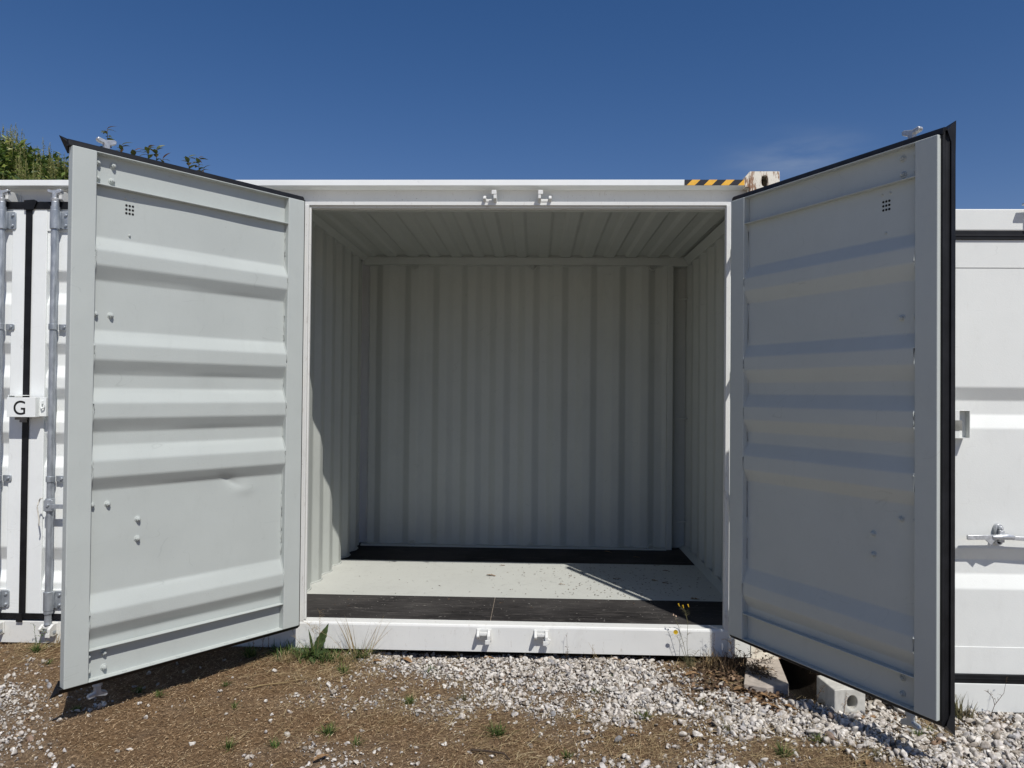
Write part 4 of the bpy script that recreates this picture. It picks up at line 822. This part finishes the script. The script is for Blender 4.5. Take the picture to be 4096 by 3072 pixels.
# yellow flower weed
fwd = empty('flowering_weed', (.99, -.06, G(.99, -.06))); tag(fwd, 'spindly weed with one open yellow flower and buds before the sill', 'flowering weed')
S = [[(0, 0, 0), (-.035, 0, .09), (-.075, 0, .20)], [(0, 0, 0), (-.03, 0, .13), (-.065, 0, .25), (-.09, 0, .30)], [(0, 0, 0), (-.01, 0, .13), (-.006, 0, .26), (-.03, 0, .345)], [(-.006, 0, .26), (-.02, 0, .33), (-.055, 0, .355)], [(0, 0, 0), (.03, 0, .06), (.06, 0, .10)]]
m = MB(); r = random.Random(4)
for P_ in S:
    P_ = [Vector(q) for q in P_]; m.tube(P_, [.0016*(1-.5*i/(len(P_)-1)) for i in range(len(P_))], 5)
    for _ in range(9):
        t = r.uniform(.1, .95)*(len(P_)-1); i = min(int(t), len(P_)-2); p = P_[i].lerp(P_[i+1], t-i); a = r.choice((0, 3.14))+r.uniform(-.6, .6); L = r.uniform(.015, .035)
        m.tube([p, p+Vector((math.cos(a)*L*.6, math.sin(a)*L*.4, L*.5)), p+Vector((math.cos(a)*L, math.sin(a)*L*.5, L*.4))], [.0008, .0006, .0004], 4)
m.build('stem', WEEDST, fwd)
m = MB()
for k_ in range(22):
    a = k_*2*math.pi/22; d = Vector((math.cos(a), -.15, math.sin(a))); leaf(m, Vector((-.078, -.003, .203))+d*.002, d, (0, -1, 0), .0145, .0026, .1, -.1, False, 3)
m.cyl((-.078, -.001, .203), (-.078, -.006, .203), .005, 10, .003); m.build('flower', YEL, fwd)
for (p, L) in (((-.03, 0, .345), .018), ((-.056, 0, .355), .016), ((.0, 0, .352), .016)):
    m = MB(); m.cyl(p, (p[0]-.004, p[1], p[2]+L*.55), .0022, 8, .0030); m.cyl((p[0]-.004, p[1], p[2]+L*.55), (p[0]-.006, p[1], p[2]+L), .0030, 8, .0042); m.build('bud', YEL, fwd)
for p in ((-.09, 0, .30), (-.075, 0, .292)):
    m = MB(); m.cyl(p, (p[0]-.002, 0, p[2]+.009), .0045, 8, .003); m.build('seed_head', simple('buff_seed', (.55, .40, .30), .9), fwd)
tuft(.99, -.085, .10, 60, WEEDST, 'wiry green brown weed clump at the foot of the yellow flower', 'wiry weed clumps near the right corner', .8, .0012, 'weed', 'weed')
tuft(1.20, -.13, .15, 150, DEADW, 'dense dried brown weed clump at the right end of the sill', 'wiry weed clumps near the right corner', .6, .0022, 'weed', 'weed')
tuft(1.11, -.09, .12, 60, DRYG, 'straw coloured weed clump just left of the dried brown clump', 'wiry weed clumps near the right corner', .7, .0016, 'weed', 'weed')
stalk([[(0, 0, 0), (.05, -.02, .10), (.16, -.05, .15)], [(.02, 0, 0), (.10, -.03, .06), (.2, -.05, .10)], [(0, 0, 0), (-.02, -.02, .10), (-.03, -.02, .18)], [(.05, 0, 0), (.12, -.03, .03), (.17, -.08, .0)], [(0, 0, 0), (.08, -.1, .09), (.17, -.15, .11)]], 1.24, -.15, 'tangled dark dead branches of a weed under the right door hinge', DEADW, 34, .0016, 12, 'dead_weed', 'weed', (.02, .05), .7)
stalk([[(0, 0, 0), (.05, .02, .04), (.13, .0, .05)], [(0, .06, 0), (.08, .08, .05), (.16, .10, .03)], [(.05, .1, 0), (.04, .05, .06), (.10, -.06, .05)], [(.1, .12, 0), (.12, .04, .05), (.12, -.08, .02)]], 1.27, -.28, 'matted dead stems sprawling over the pale slab', DEADW, 60, .0016, 31, 'dead_weed', 'weed', (.02, .05), .9)
stalk([[(0, 0, 0), (-.01, 0, .10), (-.018, 0, .24)], [(0, 0, 0), (.0, 0, .09), (.01, -.0, .20)]], 1.135, -.06, 'thin dark dead weed climbing the sill just left of the right door', DEADW, 14, .0011, 14, 'dead_weed', 'weed', (.01, .025), .8)
stalk([[(0, 0, 0), (-.01, 0, .09), (.01, 0, .17)], [(.0, 0, 0), (.02, 0, .07), (.05, 0, .11)]], 1.55, -.56, 'dark dead weed standing left of the white hollow block', DEADW, 16, .0014, 15, 'dead_weed', 'weed', (.01, .03), .6)
stalk([[(0, 0, 0), (.008, 0, .06), (.012, 0, .12)]], 1.66, -.655, 'reddish dry tendril hanging on the white hollow block', DLEAF, 10, .0014, 19, 'dead_weed', 'weed', (.01, .02), .8)
stalk([[(0, 0, 0), (-.005, 0, .05), (-.003, 0, .10)]], 1.30, -.66, 'short dark seed stalk standing in the gravel below the pale slab', DEADW, 9, .0016, 16, 'dead_weed', 'weed', (.006, .015), .6)
stalk([[(0, 0, 0), (.005, 0, .05), (.0, 0, .09)], [(.02, 0, 0), (.03, 0, .04), (.05, 0, .07)]], 1.72, -1.02, 'short reddish weed in the strip of shadow left by the right door', DEADW, 9, .0016, 17, 'dead_weed', 'weed', (.006, .02), .9)
tuft(2.22, -.70, .15, 60, WEEDST, 'spiky olive brown weed at the corner between right door and closed container', None, .55, .0030, 'weed', 'weed')
stalk([[(0, 0, 0), (.03, 0, .08), (.075, 0, .14), (.09, 0, .22)], [(.03, 0, .08), (.02, 0, .12), (-.01, 0, .15)]], 2.36, -.70, 'thin curved dry stalk before the sill of the closed container', DEADW, 8, .0016, 18, 'dry_stalk', 'dry stalk', (.01, .03), .3)
stalk([[(0, 0, 0), (-.02, 0, .06), (-.03, 0, .14)], [(0, 0, 0), (.02, 0, .07), (.03, 0, .12)], [(0.05, 0, 0), (.04, 0, .07), (.06, 0, .10)]], -2.97, -.07, 'small leafy weed under the lock rod of the closed bay', GREEN, 12, .0013, 20, 'weed', 'weed', (.01, .03), 1.0)
tuft(-2.84, -.06, .12, 60, DRYG, 'dry straw tuft against the sill of the closed bay, left of the open door', None, .6, .0012, 'grass_tuft', 'grass tuft')
tuft(-2.92, -.16, .08, 80, GREEN, 'low green tuft in front of the closed bay sill', TG, .9, .0016)
stalk([[(0, 0, 0), (.01, 0, .09), (0, 0, .16)], [(.06, 0, 0), (.065, 0, .07), (.085, 0, .13)], [(.1, 0, 0), (.10, 0, .08), (.09, 0, .13)]], -1.63, -.10, 'bare reddish stalks in the shade below the left door hinge side', DLEAF, 8, .002, 21, 'dry_stalk', 'dry stalk', (.01, .03), .2)
# dry leaves
def dleaf(x, y, z, L, w_, a, label, group='fallen dead leaves', curl=.25, fold=.5, tilt=.15, mat=DLEAF):
    m = MB(); leaf(m, (-L/2*math.cos(a), -L/2*math.sin(a), .004+abs(curl)*L*.3), (math.cos(a), math.sin(a), tilt), (0.1, .1, 1), L, w_, fold, curl, True, 8)
    for i, v in enumerate(m.v): m.v[i] = (v[0], v[1], v[2]+random.uniform(-.002, .002))
    o = m.build('dead_leaf', mat, None, 0, None, .0006); o.location = (x, y, z); tag(o, label, 'leaf', group); return o
LV = [(1.40, -.62, .07, .02, -.6, 'tan leaf on the gravel between slab and hollow block'),
 (1.26, -.54, .075, .022, 1.2, 'pale buff leaf standing on edge below the slab'),
 (1.13, -.33, .08, .022, -.9, 'dull brown leaf at the lower edge of the dead leaf heap'),
 (1.36, -.50, .07, .022, .7, 'curled brown leaf just right of the slab front corner'),
 (-.69, -.10, .095, .026, -.5, 'tan lobed dead leaf on white gravel below the left part of the sill'), (-.86, -.12, .06, .02, .3, 'pale dead leaf tucked in the weeds by the tall grass'), (-.80, -.26, .05, .014, 2.6, 'dark curled leaf beside a green tuft at the gravel edge'),
 (.98, -.25, .10, .025, .35, 'large folded tan leaf at the left edge of the dead weeds'), (1.08, -.22, .06, .016, -.2, 'brown leaf lying in the dead weeds under the right door hinge'), (1.20, -.44, .09, .026, .2, 'rounded brown leaf leaning on the pale slab'), (1.30, -.50, .08, .024, -.4, 'crumpled leaf in front of the slab corner'),
 (1.19, -.57, .09, .026, -.1, 'orange brown curled leaf on the gravel below the slab'), (1.30, -.63, .11, .024, -.3, 'long tan leaf on gravel left of the hollow block'), (-.85, -1.31, .085, .016, .9, 'red brown pointed leaf at the bottom edge left of centre'), (.55, -.98, .05, .014, .1, 'small brown leaf on soil right of the bottom centre'),
 (.30, -.80, .055, .012, .8, 'slender brown leaf in the straw patch right of centre'), (-.20, -.02, .07, .018, .1, 'brown leaf in the dark gap under the sill'), (-.10, -.42, .04, .012, 2.0, 'small dark leaf in the middle of the gravel'), (.10, -.47, .03, .010, .3, 'tiny red brown leaf in the gravel near the middle'),
 (1.545, -1.19, .07, .010, 1.1, 'yellow slender leaf at the bottom edge at the right'), (1.72, -.72, .045, .018, 1.4, 'upright brown leaf leaning on the foot of the hollow block'), (1.78, -.73, .05, .016, .6, 'grey brown leaf right of the hollow block foot'), (-.93, -.95, .03, .012, .5, 'small orange leaf left of the yellow green patch'), (.56, -.02, .06, .016, .2, 'orange brown leaf against the sill, right of the forked twig')]
for x, y, L, w_, a, lb_ in LV: dleaf(x, y, G(x, y)+.008, L, w_, a, lb_)
FLV = [(-.271, 1.22, .075, .016, .05, 'dead leaf alone on the sunlit grey container floor'), (-.20, 1.56, .05, .006, .4, 'thin curled leaf at the back edge of the sunlit floor'), (.27, .99, .05, .006, .1, 'brown bark sliver beside the shadow edge on the floor'), (.70, 1.18, .07, .009, .2, 'dark bark strip in the shaded part of the floor'), (.98, 1.15, .05, .014, -.3, 'brown leaf scrap near the right wall foot'),
 (1.05, 1.08, .05, .010, .0, 'second leaf scrap near the right wall foot, just nearer the door'), (1.18, .66, .06, .016, .1, 'tan leaf at the front edge of the painted floor near the right jamb'), (.72, 2.15, .07, .018, -.2, 'brown leaf on the black board by the back wall'), (.95, 1.95, .06, .012, .1, 'pale leaf on the rear black board, right of centre'), (1.12, 1.47, .06, .010, .3, 'dark scrap at the rear edge of the painted floor on the right')]
for x, y, L, w_, a, lb_ in FLV: dleaf(x, y, .162, L, w_, a, lb_, 'leaf scraps on the container floor', .15, .3, .05)
n = 1500; x = rng.normal(1.22, .13, n); y = rng.normal(-.30, .15, n); kk = (x < 1.75) & (y < -.03) & ~((x > 1.24) & (y > -.40)); x, y = x[kk], y[kk]; n = len(x)
base = np.stack([x, y, gz(x, y)+rng.uniform(.003, .022, n)], -1); a = rng.uniform(0, 6.28, n); l = rng.uniform(.008, .038, n); w_ = l*rng.uniform(.2, .45, n); e = rng.uniform(-.4, .6, n)
d = np.stack([np.cos(a)*np.cos(e), np.sin(a)*np.cos(e), np.sin(e)], -1); u = rng.normal(size=(n, 3))*.5; u[:, 2] += 1; sv = np.cross(d, u); sv /= np.linalg.norm(sv, axis=1)[:, None]; u = np.cross(sv, d)
V = np.stack([base, base+d*(l*.5)[:, None]+sv*w_[:, None]+u*(w_*rng.uniform(0, .8, n))[:, None], base+d*l[:, None], base+d*(l*.5)[:, None]-sv*w_[:, None]+u*(w_*rng.uniform(0, .8, n))[:, None]], 1).reshape(-1, 3); b_ = np.arange(n)*4
o = fast_mesh('leaf_mulch', V, np.concatenate([np.stack([b_, b_+1, b_+2], -1), np.stack([b_, b_+2, b_+3], -1)]), island('brown_leaf_bits', [(0, (.03, .018, .011)), (.5, (.10, .06, .035)), (.85, (.22, .14, .085)), (1, (.38, .27, .18))], .8, .1), 3); o['kind'] = 'stuff'; tag(o, 'crumbled brown leaves heaped at the right end of the sill', 'leaf litter')
# crumbs on the floor
n = 420; x = np.concatenate([rng.normal(.75, .42, n), rng.uniform(-1.3, 1.4, 90)]); y = np.concatenate([rng.uniform(.64, 1.69, n), rng.uniform(.15, 1.9, 90)])
kk = (x > -1.4) & (x < 1.38); x, y = x[kk], y[kk]; n = len(x)
a = rng.uniform(0, 6.28, n); L = rng.uniform(.003, .013, n)*np.where(rng.random(n) < .1, 1.8, 1); ww = rng.uniform(.001, .004, n); z = .1622+rng.uniform(0, .003, n); c, s_ = np.cos(a), np.sin(a)
V = np.stack([np.stack([x-c*L, y-s_*L, z], -1), np.stack([x+s_*ww, y-c*ww, z+.001], -1), np.stack([x+c*L, y+s_*L, z+.001], -1), np.stack([x-s_*ww, y+c*ww, z+.003], -1)], 1).reshape(-1, 3)
o = fast_mesh('bark_crumbs', V, np.arange(n*4).reshape(-1, 4), island('dark_crumbs', [(0, (.03, .02, .015)), (.7, (.10, .06, .035)), (1, (.2, .13, .08))], .9)); o['kind'] = 'stuff'; tag(o, 'dark bark crumbs strewn on the grey container floor', 'crumbs')
n = 170; x = rng.uniform(-1.33, 1.2, n); y = rng.uniform(.13, .61, n); z = .1606+rng.uniform(0, .0015, n); L = rng.uniform(.001, .006, n)*np.where(rng.random(n) < .15, 2.5, 1); ww = rng.uniform(.0005, .0018, n); a = rng.uniform(-.6, .6, n); c, s_ = np.cos(a), np.sin(a)
V = np.stack([np.stack([x-c*L, y-s_*L, z], -1), np.stack([x+s_*ww, y-c*ww, z+.0005], -1), np.stack([x+c*L, y+s_*L, z+.0005], -1), np.stack([x-s_*ww, y+c*ww, z+.001], -1)], 1).reshape(-1, 3)
o = fast_mesh('paint_flakes', V, np.arange(n*4).reshape(-1, 4), island('pale_flakes', [(0, (.25, .23, .2)), (1, (.6, .58, .54))], .9)); o['kind'] = 'stuff'; tag(o, 'pale paint flakes and grit on the black front floor boards', 'flakes')
# sticks
def stick(P_, r, x, y, label, mat=WOOD, grp='sticks on the ground'):
    m = MB(); m.tube(P_, [r*(1-.5*i/(len(P_)-1)) for i in range(len(P_))], 7); o = m.build('stick', mat, None, 0, 60); o.location = (x, y, G(x, y)+.010); tag(o, label, 'stick', grp)
stick([(-.08, .03, .0), (0, .0, .012), (.07, -.01, .008), (.10, -.05, .0)], .0055, -.13, -1.22, 'dark curved stick at the bottom edge near the centre', simple('dark_wet_twig', (.05, .035, .025), .8))
stick([(.10, .05, .01), (.03, .01, .0), (-.03, -.03, .0), (-.09, -.08, 0)], .004, .31, -1.03, 'thin brown stick slanting through the soil right of centre')
stick([(0, .08, .02), (0, .0, .01), (-.03, -.06, .0), (-.08, -.10, 0)], .0035, .86, -.98, 'pale forked root stalk sticking up at the lower right', DRYG)
stick([(0, .08, .02), (.01, .0, .006), (.02, -.06, .0)], .003, .89, -.97, 'second pale root stalk crossing the first at the lower right', DRYG)
stick([(-.09, -.04, 0), (0, 0, .006), (.10, .05, 0)], .0035, -1.38, -.55, 'long pale straw stem on brown litter left of the gravel', DRYG)
stick([(-.10, -.03, 0), (0, 0, .004), (.12, .07, 0)], .0025, -1.33, -.52, 'thinner straw stem beside the long pale one', DRYG)
stick([(-.045, -.02, 0), (.045, .02, .015)], .009, .12, -.035, 'short thick grey stick on the gravel right under the sill', simple('grey_stick', (.42, .34, .28), .9))
stick([(.02, .06, .02), (.0, 0, .006), (-.02, -.07, 0)], .003, .84, -.75, 'dry stem slanting out of the gravel below the yellow flower', DRYG)
stick([(-.06, .0, 0), (0, .004, .004), (.06, 0, 0)], .002, .37, -.55, 'straight straw stem on the gravel near the centre right', DRYG)
stick([(.0, .05, .02), (.02, 0, .01), (.06, -.10, 0)], .0035, 1.12, -.38, 'bleached root fork at the edge of the dead weeds', DRYG)
stick([(-.05, .03, .0), (.0, 0, .01), (.05, -.04, 0)], .004, 1.17, -.35, 'bleached stem crossing the root fork by the dead weeds', DRYG)

# ================================================================= shrubs behind
def frond_leaves(m, base, top, n, L, w_, r):
    base, top = Vector(base), Vector(top)
    for i in range(n):
        t = (i+1)/n; p = base.lerp(top, t); a = i*2.4+r.uniform(-.4, .4); d = Vector((math.cos(a), math.sin(a), r.uniform(.0, .9)*(1 if t < .9 else 1.6)))
        leaf(m, p, d, (r.uniform(-.3, .3), r.uniform(-.3, .3), 1), L*r.uniform(.6, 1.1)*(1.1-.4*t), w_*r.uniform(.8, 1.1), .35, .25, False, 4)
def shoots(x, y, tops, label):
    s_ = empty('shrub', (x, y, -.03)); tag(s_, label, 'shrub', 'leafy shoots rising behind the container'); r = random.Random(int(abs(x)*100))
    mt = MB(); mc = MB()
    for (dx, dz) in tops:
        mt.tube([(0, 0, 0), (dx*.5, .05, dz*.5), (dx*.9, .03, dz*.85), (dx, 0, dz)], [.02, .012, .006, .003], 6)
        frond_leaves(mc, (dx*.9, .03, dz-.62), (dx, 0, dz-.05), 16, .125, .026, r)
        for q in range(6): a_ = q*1.05+r.uniform(-.3, .3); leaf(mc, (dx, 0, dz-.015*q), (math.cos(a_), math.sin(a_)*.8, r.uniform(.5, 1.3)-.12*q), (r.uniform(-.6, .6), r.uniform(-.8, .2), 1), r.uniform(.05, .12), r.uniform(.010, .019), .35, r.uniform(.3, .7), False, 4)
        for _ in range(5):
            zz = r.uniform(.9, 2.6); frond_leaves(mc, (dx*.7, 0, zz), (dx*.7+r.uniform(-.3, .3), r.uniform(-.2, .3), zz+.3), 10, .09, .018, r)
    mt.build('trunk', BARK, s_, 0, 60); mc.build('crown', FOLD, s_)
shoots(-4.55, 3.2, [(0, 4.40), (-.10, 4.20), (.16, 4.22), (.30, 4.16)], 'reddish leafy shoots showing beside the top clamp of the left door')
shoots(-4.10, 3.2, [(0, 4.20), (.09, 4.18), (-.10, 4.10), (.16, 4.08)], 'leafy shoots above the middle of the left door top edge')
shoots(-3.55, 3.2, [(0, 4.08), (-.11, 4.09), (.05, 3.97), (-.2, 3.93)], 'leafy shoots above the right half of the left door top edge')
sh = empty('shrub', (-6.9, 4.3, -.03)); tag(sh, 'large bright green shrub with pale flower spikes rising above the container at the left', 'shrub')
r = random.Random(77); mt = MB()
for k_ in range(9):
    a = k_*.7; mt.tube([(0, 0, 0), (math.cos(a)*.25, math.sin(a)*.2, 1.2), (math.cos(a)*.8, math.sin(a)*.5, 2.6), (math.cos(a)*1.25, math.sin(a)*.7, 3.7)], [.06, .045, .028, .01], 7)
mt.build('trunk', BARK, sh, 0, 60)
def crown_top(dx):   # height of the crown surface against x
    x = dx-6.9
    return 4.78-.42*max(0, (x+6.4)/1.0)-.10*max(0, -(x+6.6))**2 if x > -8.5 else 4.3
ax = rng.uniform(-1.9, 1.62, 15000); ay = rng.uniform(-1.0, 1.0, 15000); tz = np.array([crown_top(q) for q in ax])-.30*ay**2-.25*vnoise(ax*3, ay*3, 40)-.16*vnoise(ax*8, ay*8, 41)
side = np.clip((1.62-ax)/.25, 0, 1)*np.clip((ax+1.9)/.25, 0, 1); dep = rng.exponential(.38, 15000); az_ = tz-dep
keep = (az_ > .5) & (rng.random(15000) < .35+.65*side) & (vnoise(ax*5+az_*2, az_*5, 42) > .22); ax, ay, az_ = ax[keep], ay[keep], az_[keep]; n = len(ax)
def leafcloud(P, L, W_, seed):
    rg = np.random.default_rng(seed); n = len(P); a = rg.uniform(0, 6.28, n); e = rg.uniform(-.7, .9, n); l = rg.uniform(*L, n); w_ = l*W_
    d = np.stack([np.cos(a)*np.cos(e), np.sin(a)*np.cos(e), np.sin(e)], -1); u = rg.normal(size=(n, 3)); u[:, 2] += 1.2; s = np.cross(d, u); s /= np.linalg.norm(s, axis=1)[:, None]; u = np.cross(s, d)
    A = P; B = P+d*l[:, None]; m_ = P+d*(l*.45)[:, None]; C1 = m_+s*w_[:, None]+u*(w_*.35)[:, None]; C2 = m_-s*w_[:, None]+u*(w_*.35)[:, None]; mid = m_-u*(w_*.1)[:, None]
    V = np.stack([A, C1, B, C2], 1).reshape(-1, 3); b = np.arange(n)*4
    return V, np.concatenate([np.stack([b, b+1, b+2], -1), np.stack([b, b+2, b+3], -1)])
# leaves in little sprays
base = np.repeat(np.stack([ax, ay, az_], -1), 3, 0)+rng.normal(0, .035, (n*3, 3))
Vv, Ff = leafcloud(base, (.05, .11), .17, 5)
cr = fast_mesh('crown', Vv, Ff, FOL, 3); cr.parent = sh
# flower spikes: upright panicles of tiny buds
npn = 900; px = rng.uniform(-1.7, 1.58, npn); py = rng.uniform(-1.0, .4, npn); pz = np.array([crown_top(q) for q in px])-.30*py**2-.25*vnoise(px*3, py*3, 40)-.16*vnoise(px*8, py*8, 41)-rng.uniform(0, .55, npn)*(rng.random(npn) < .75)
PV = []; PF = []; o_ = 0
for i in range(npn):
    Lp = rng.uniform(.12, .24); nb_ = 46; t = rng.random(nb_); aa = rng.uniform(0, 6.28, nb_); rad = (1-t)*Lp*.30*rng.random(nb_)+.002
    lean = rng.normal(0, .12, 2)
    c0 = np.stack([px[i]+lean[0]*t*Lp+np.cos(aa)*rad, py[i]+lean[1]*t*Lp+np.sin(aa)*rad, pz[i]+t*Lp], -1)
    base_ = np.stack([px[i]+lean[0]*t*Lp, py[i]+lean[1]*t*Lp, pz[i]+t*Lp-rad*.7], -1); s = np.stack([-np.sin(aa), np.cos(aa), np.zeros(nb_)], -1)*.0035
    V = np.stack([base_-s*.5, base_+s*.5, c0+s, c0-s+np.array([0, 0, .006])], 1).reshape(-1, 3); PV.append(V); PF.append(np.arange(nb_*4).reshape(-1, 4)+o_); o_ += nb_*4
    V = np.array([[px[i]-.002, py[i], pz[i]-.1], [px[i]+.002, py[i], pz[i]-.1], [px[i]+lean[0]*Lp+.001, py[i]+lean[1]*Lp, pz[i]+Lp*1.05], [px[i]+lean[0]*Lp-.001, py[i]+lean[1]*Lp, pz[i]+Lp*1.05]]); PV.append(V); PF.append(np.arange(4).reshape(1, 4)+o_); o_ += 4
pn = fast_mesh('blossom', np.concatenate(PV), np.concatenate(PF), PAN); pn.parent = sh
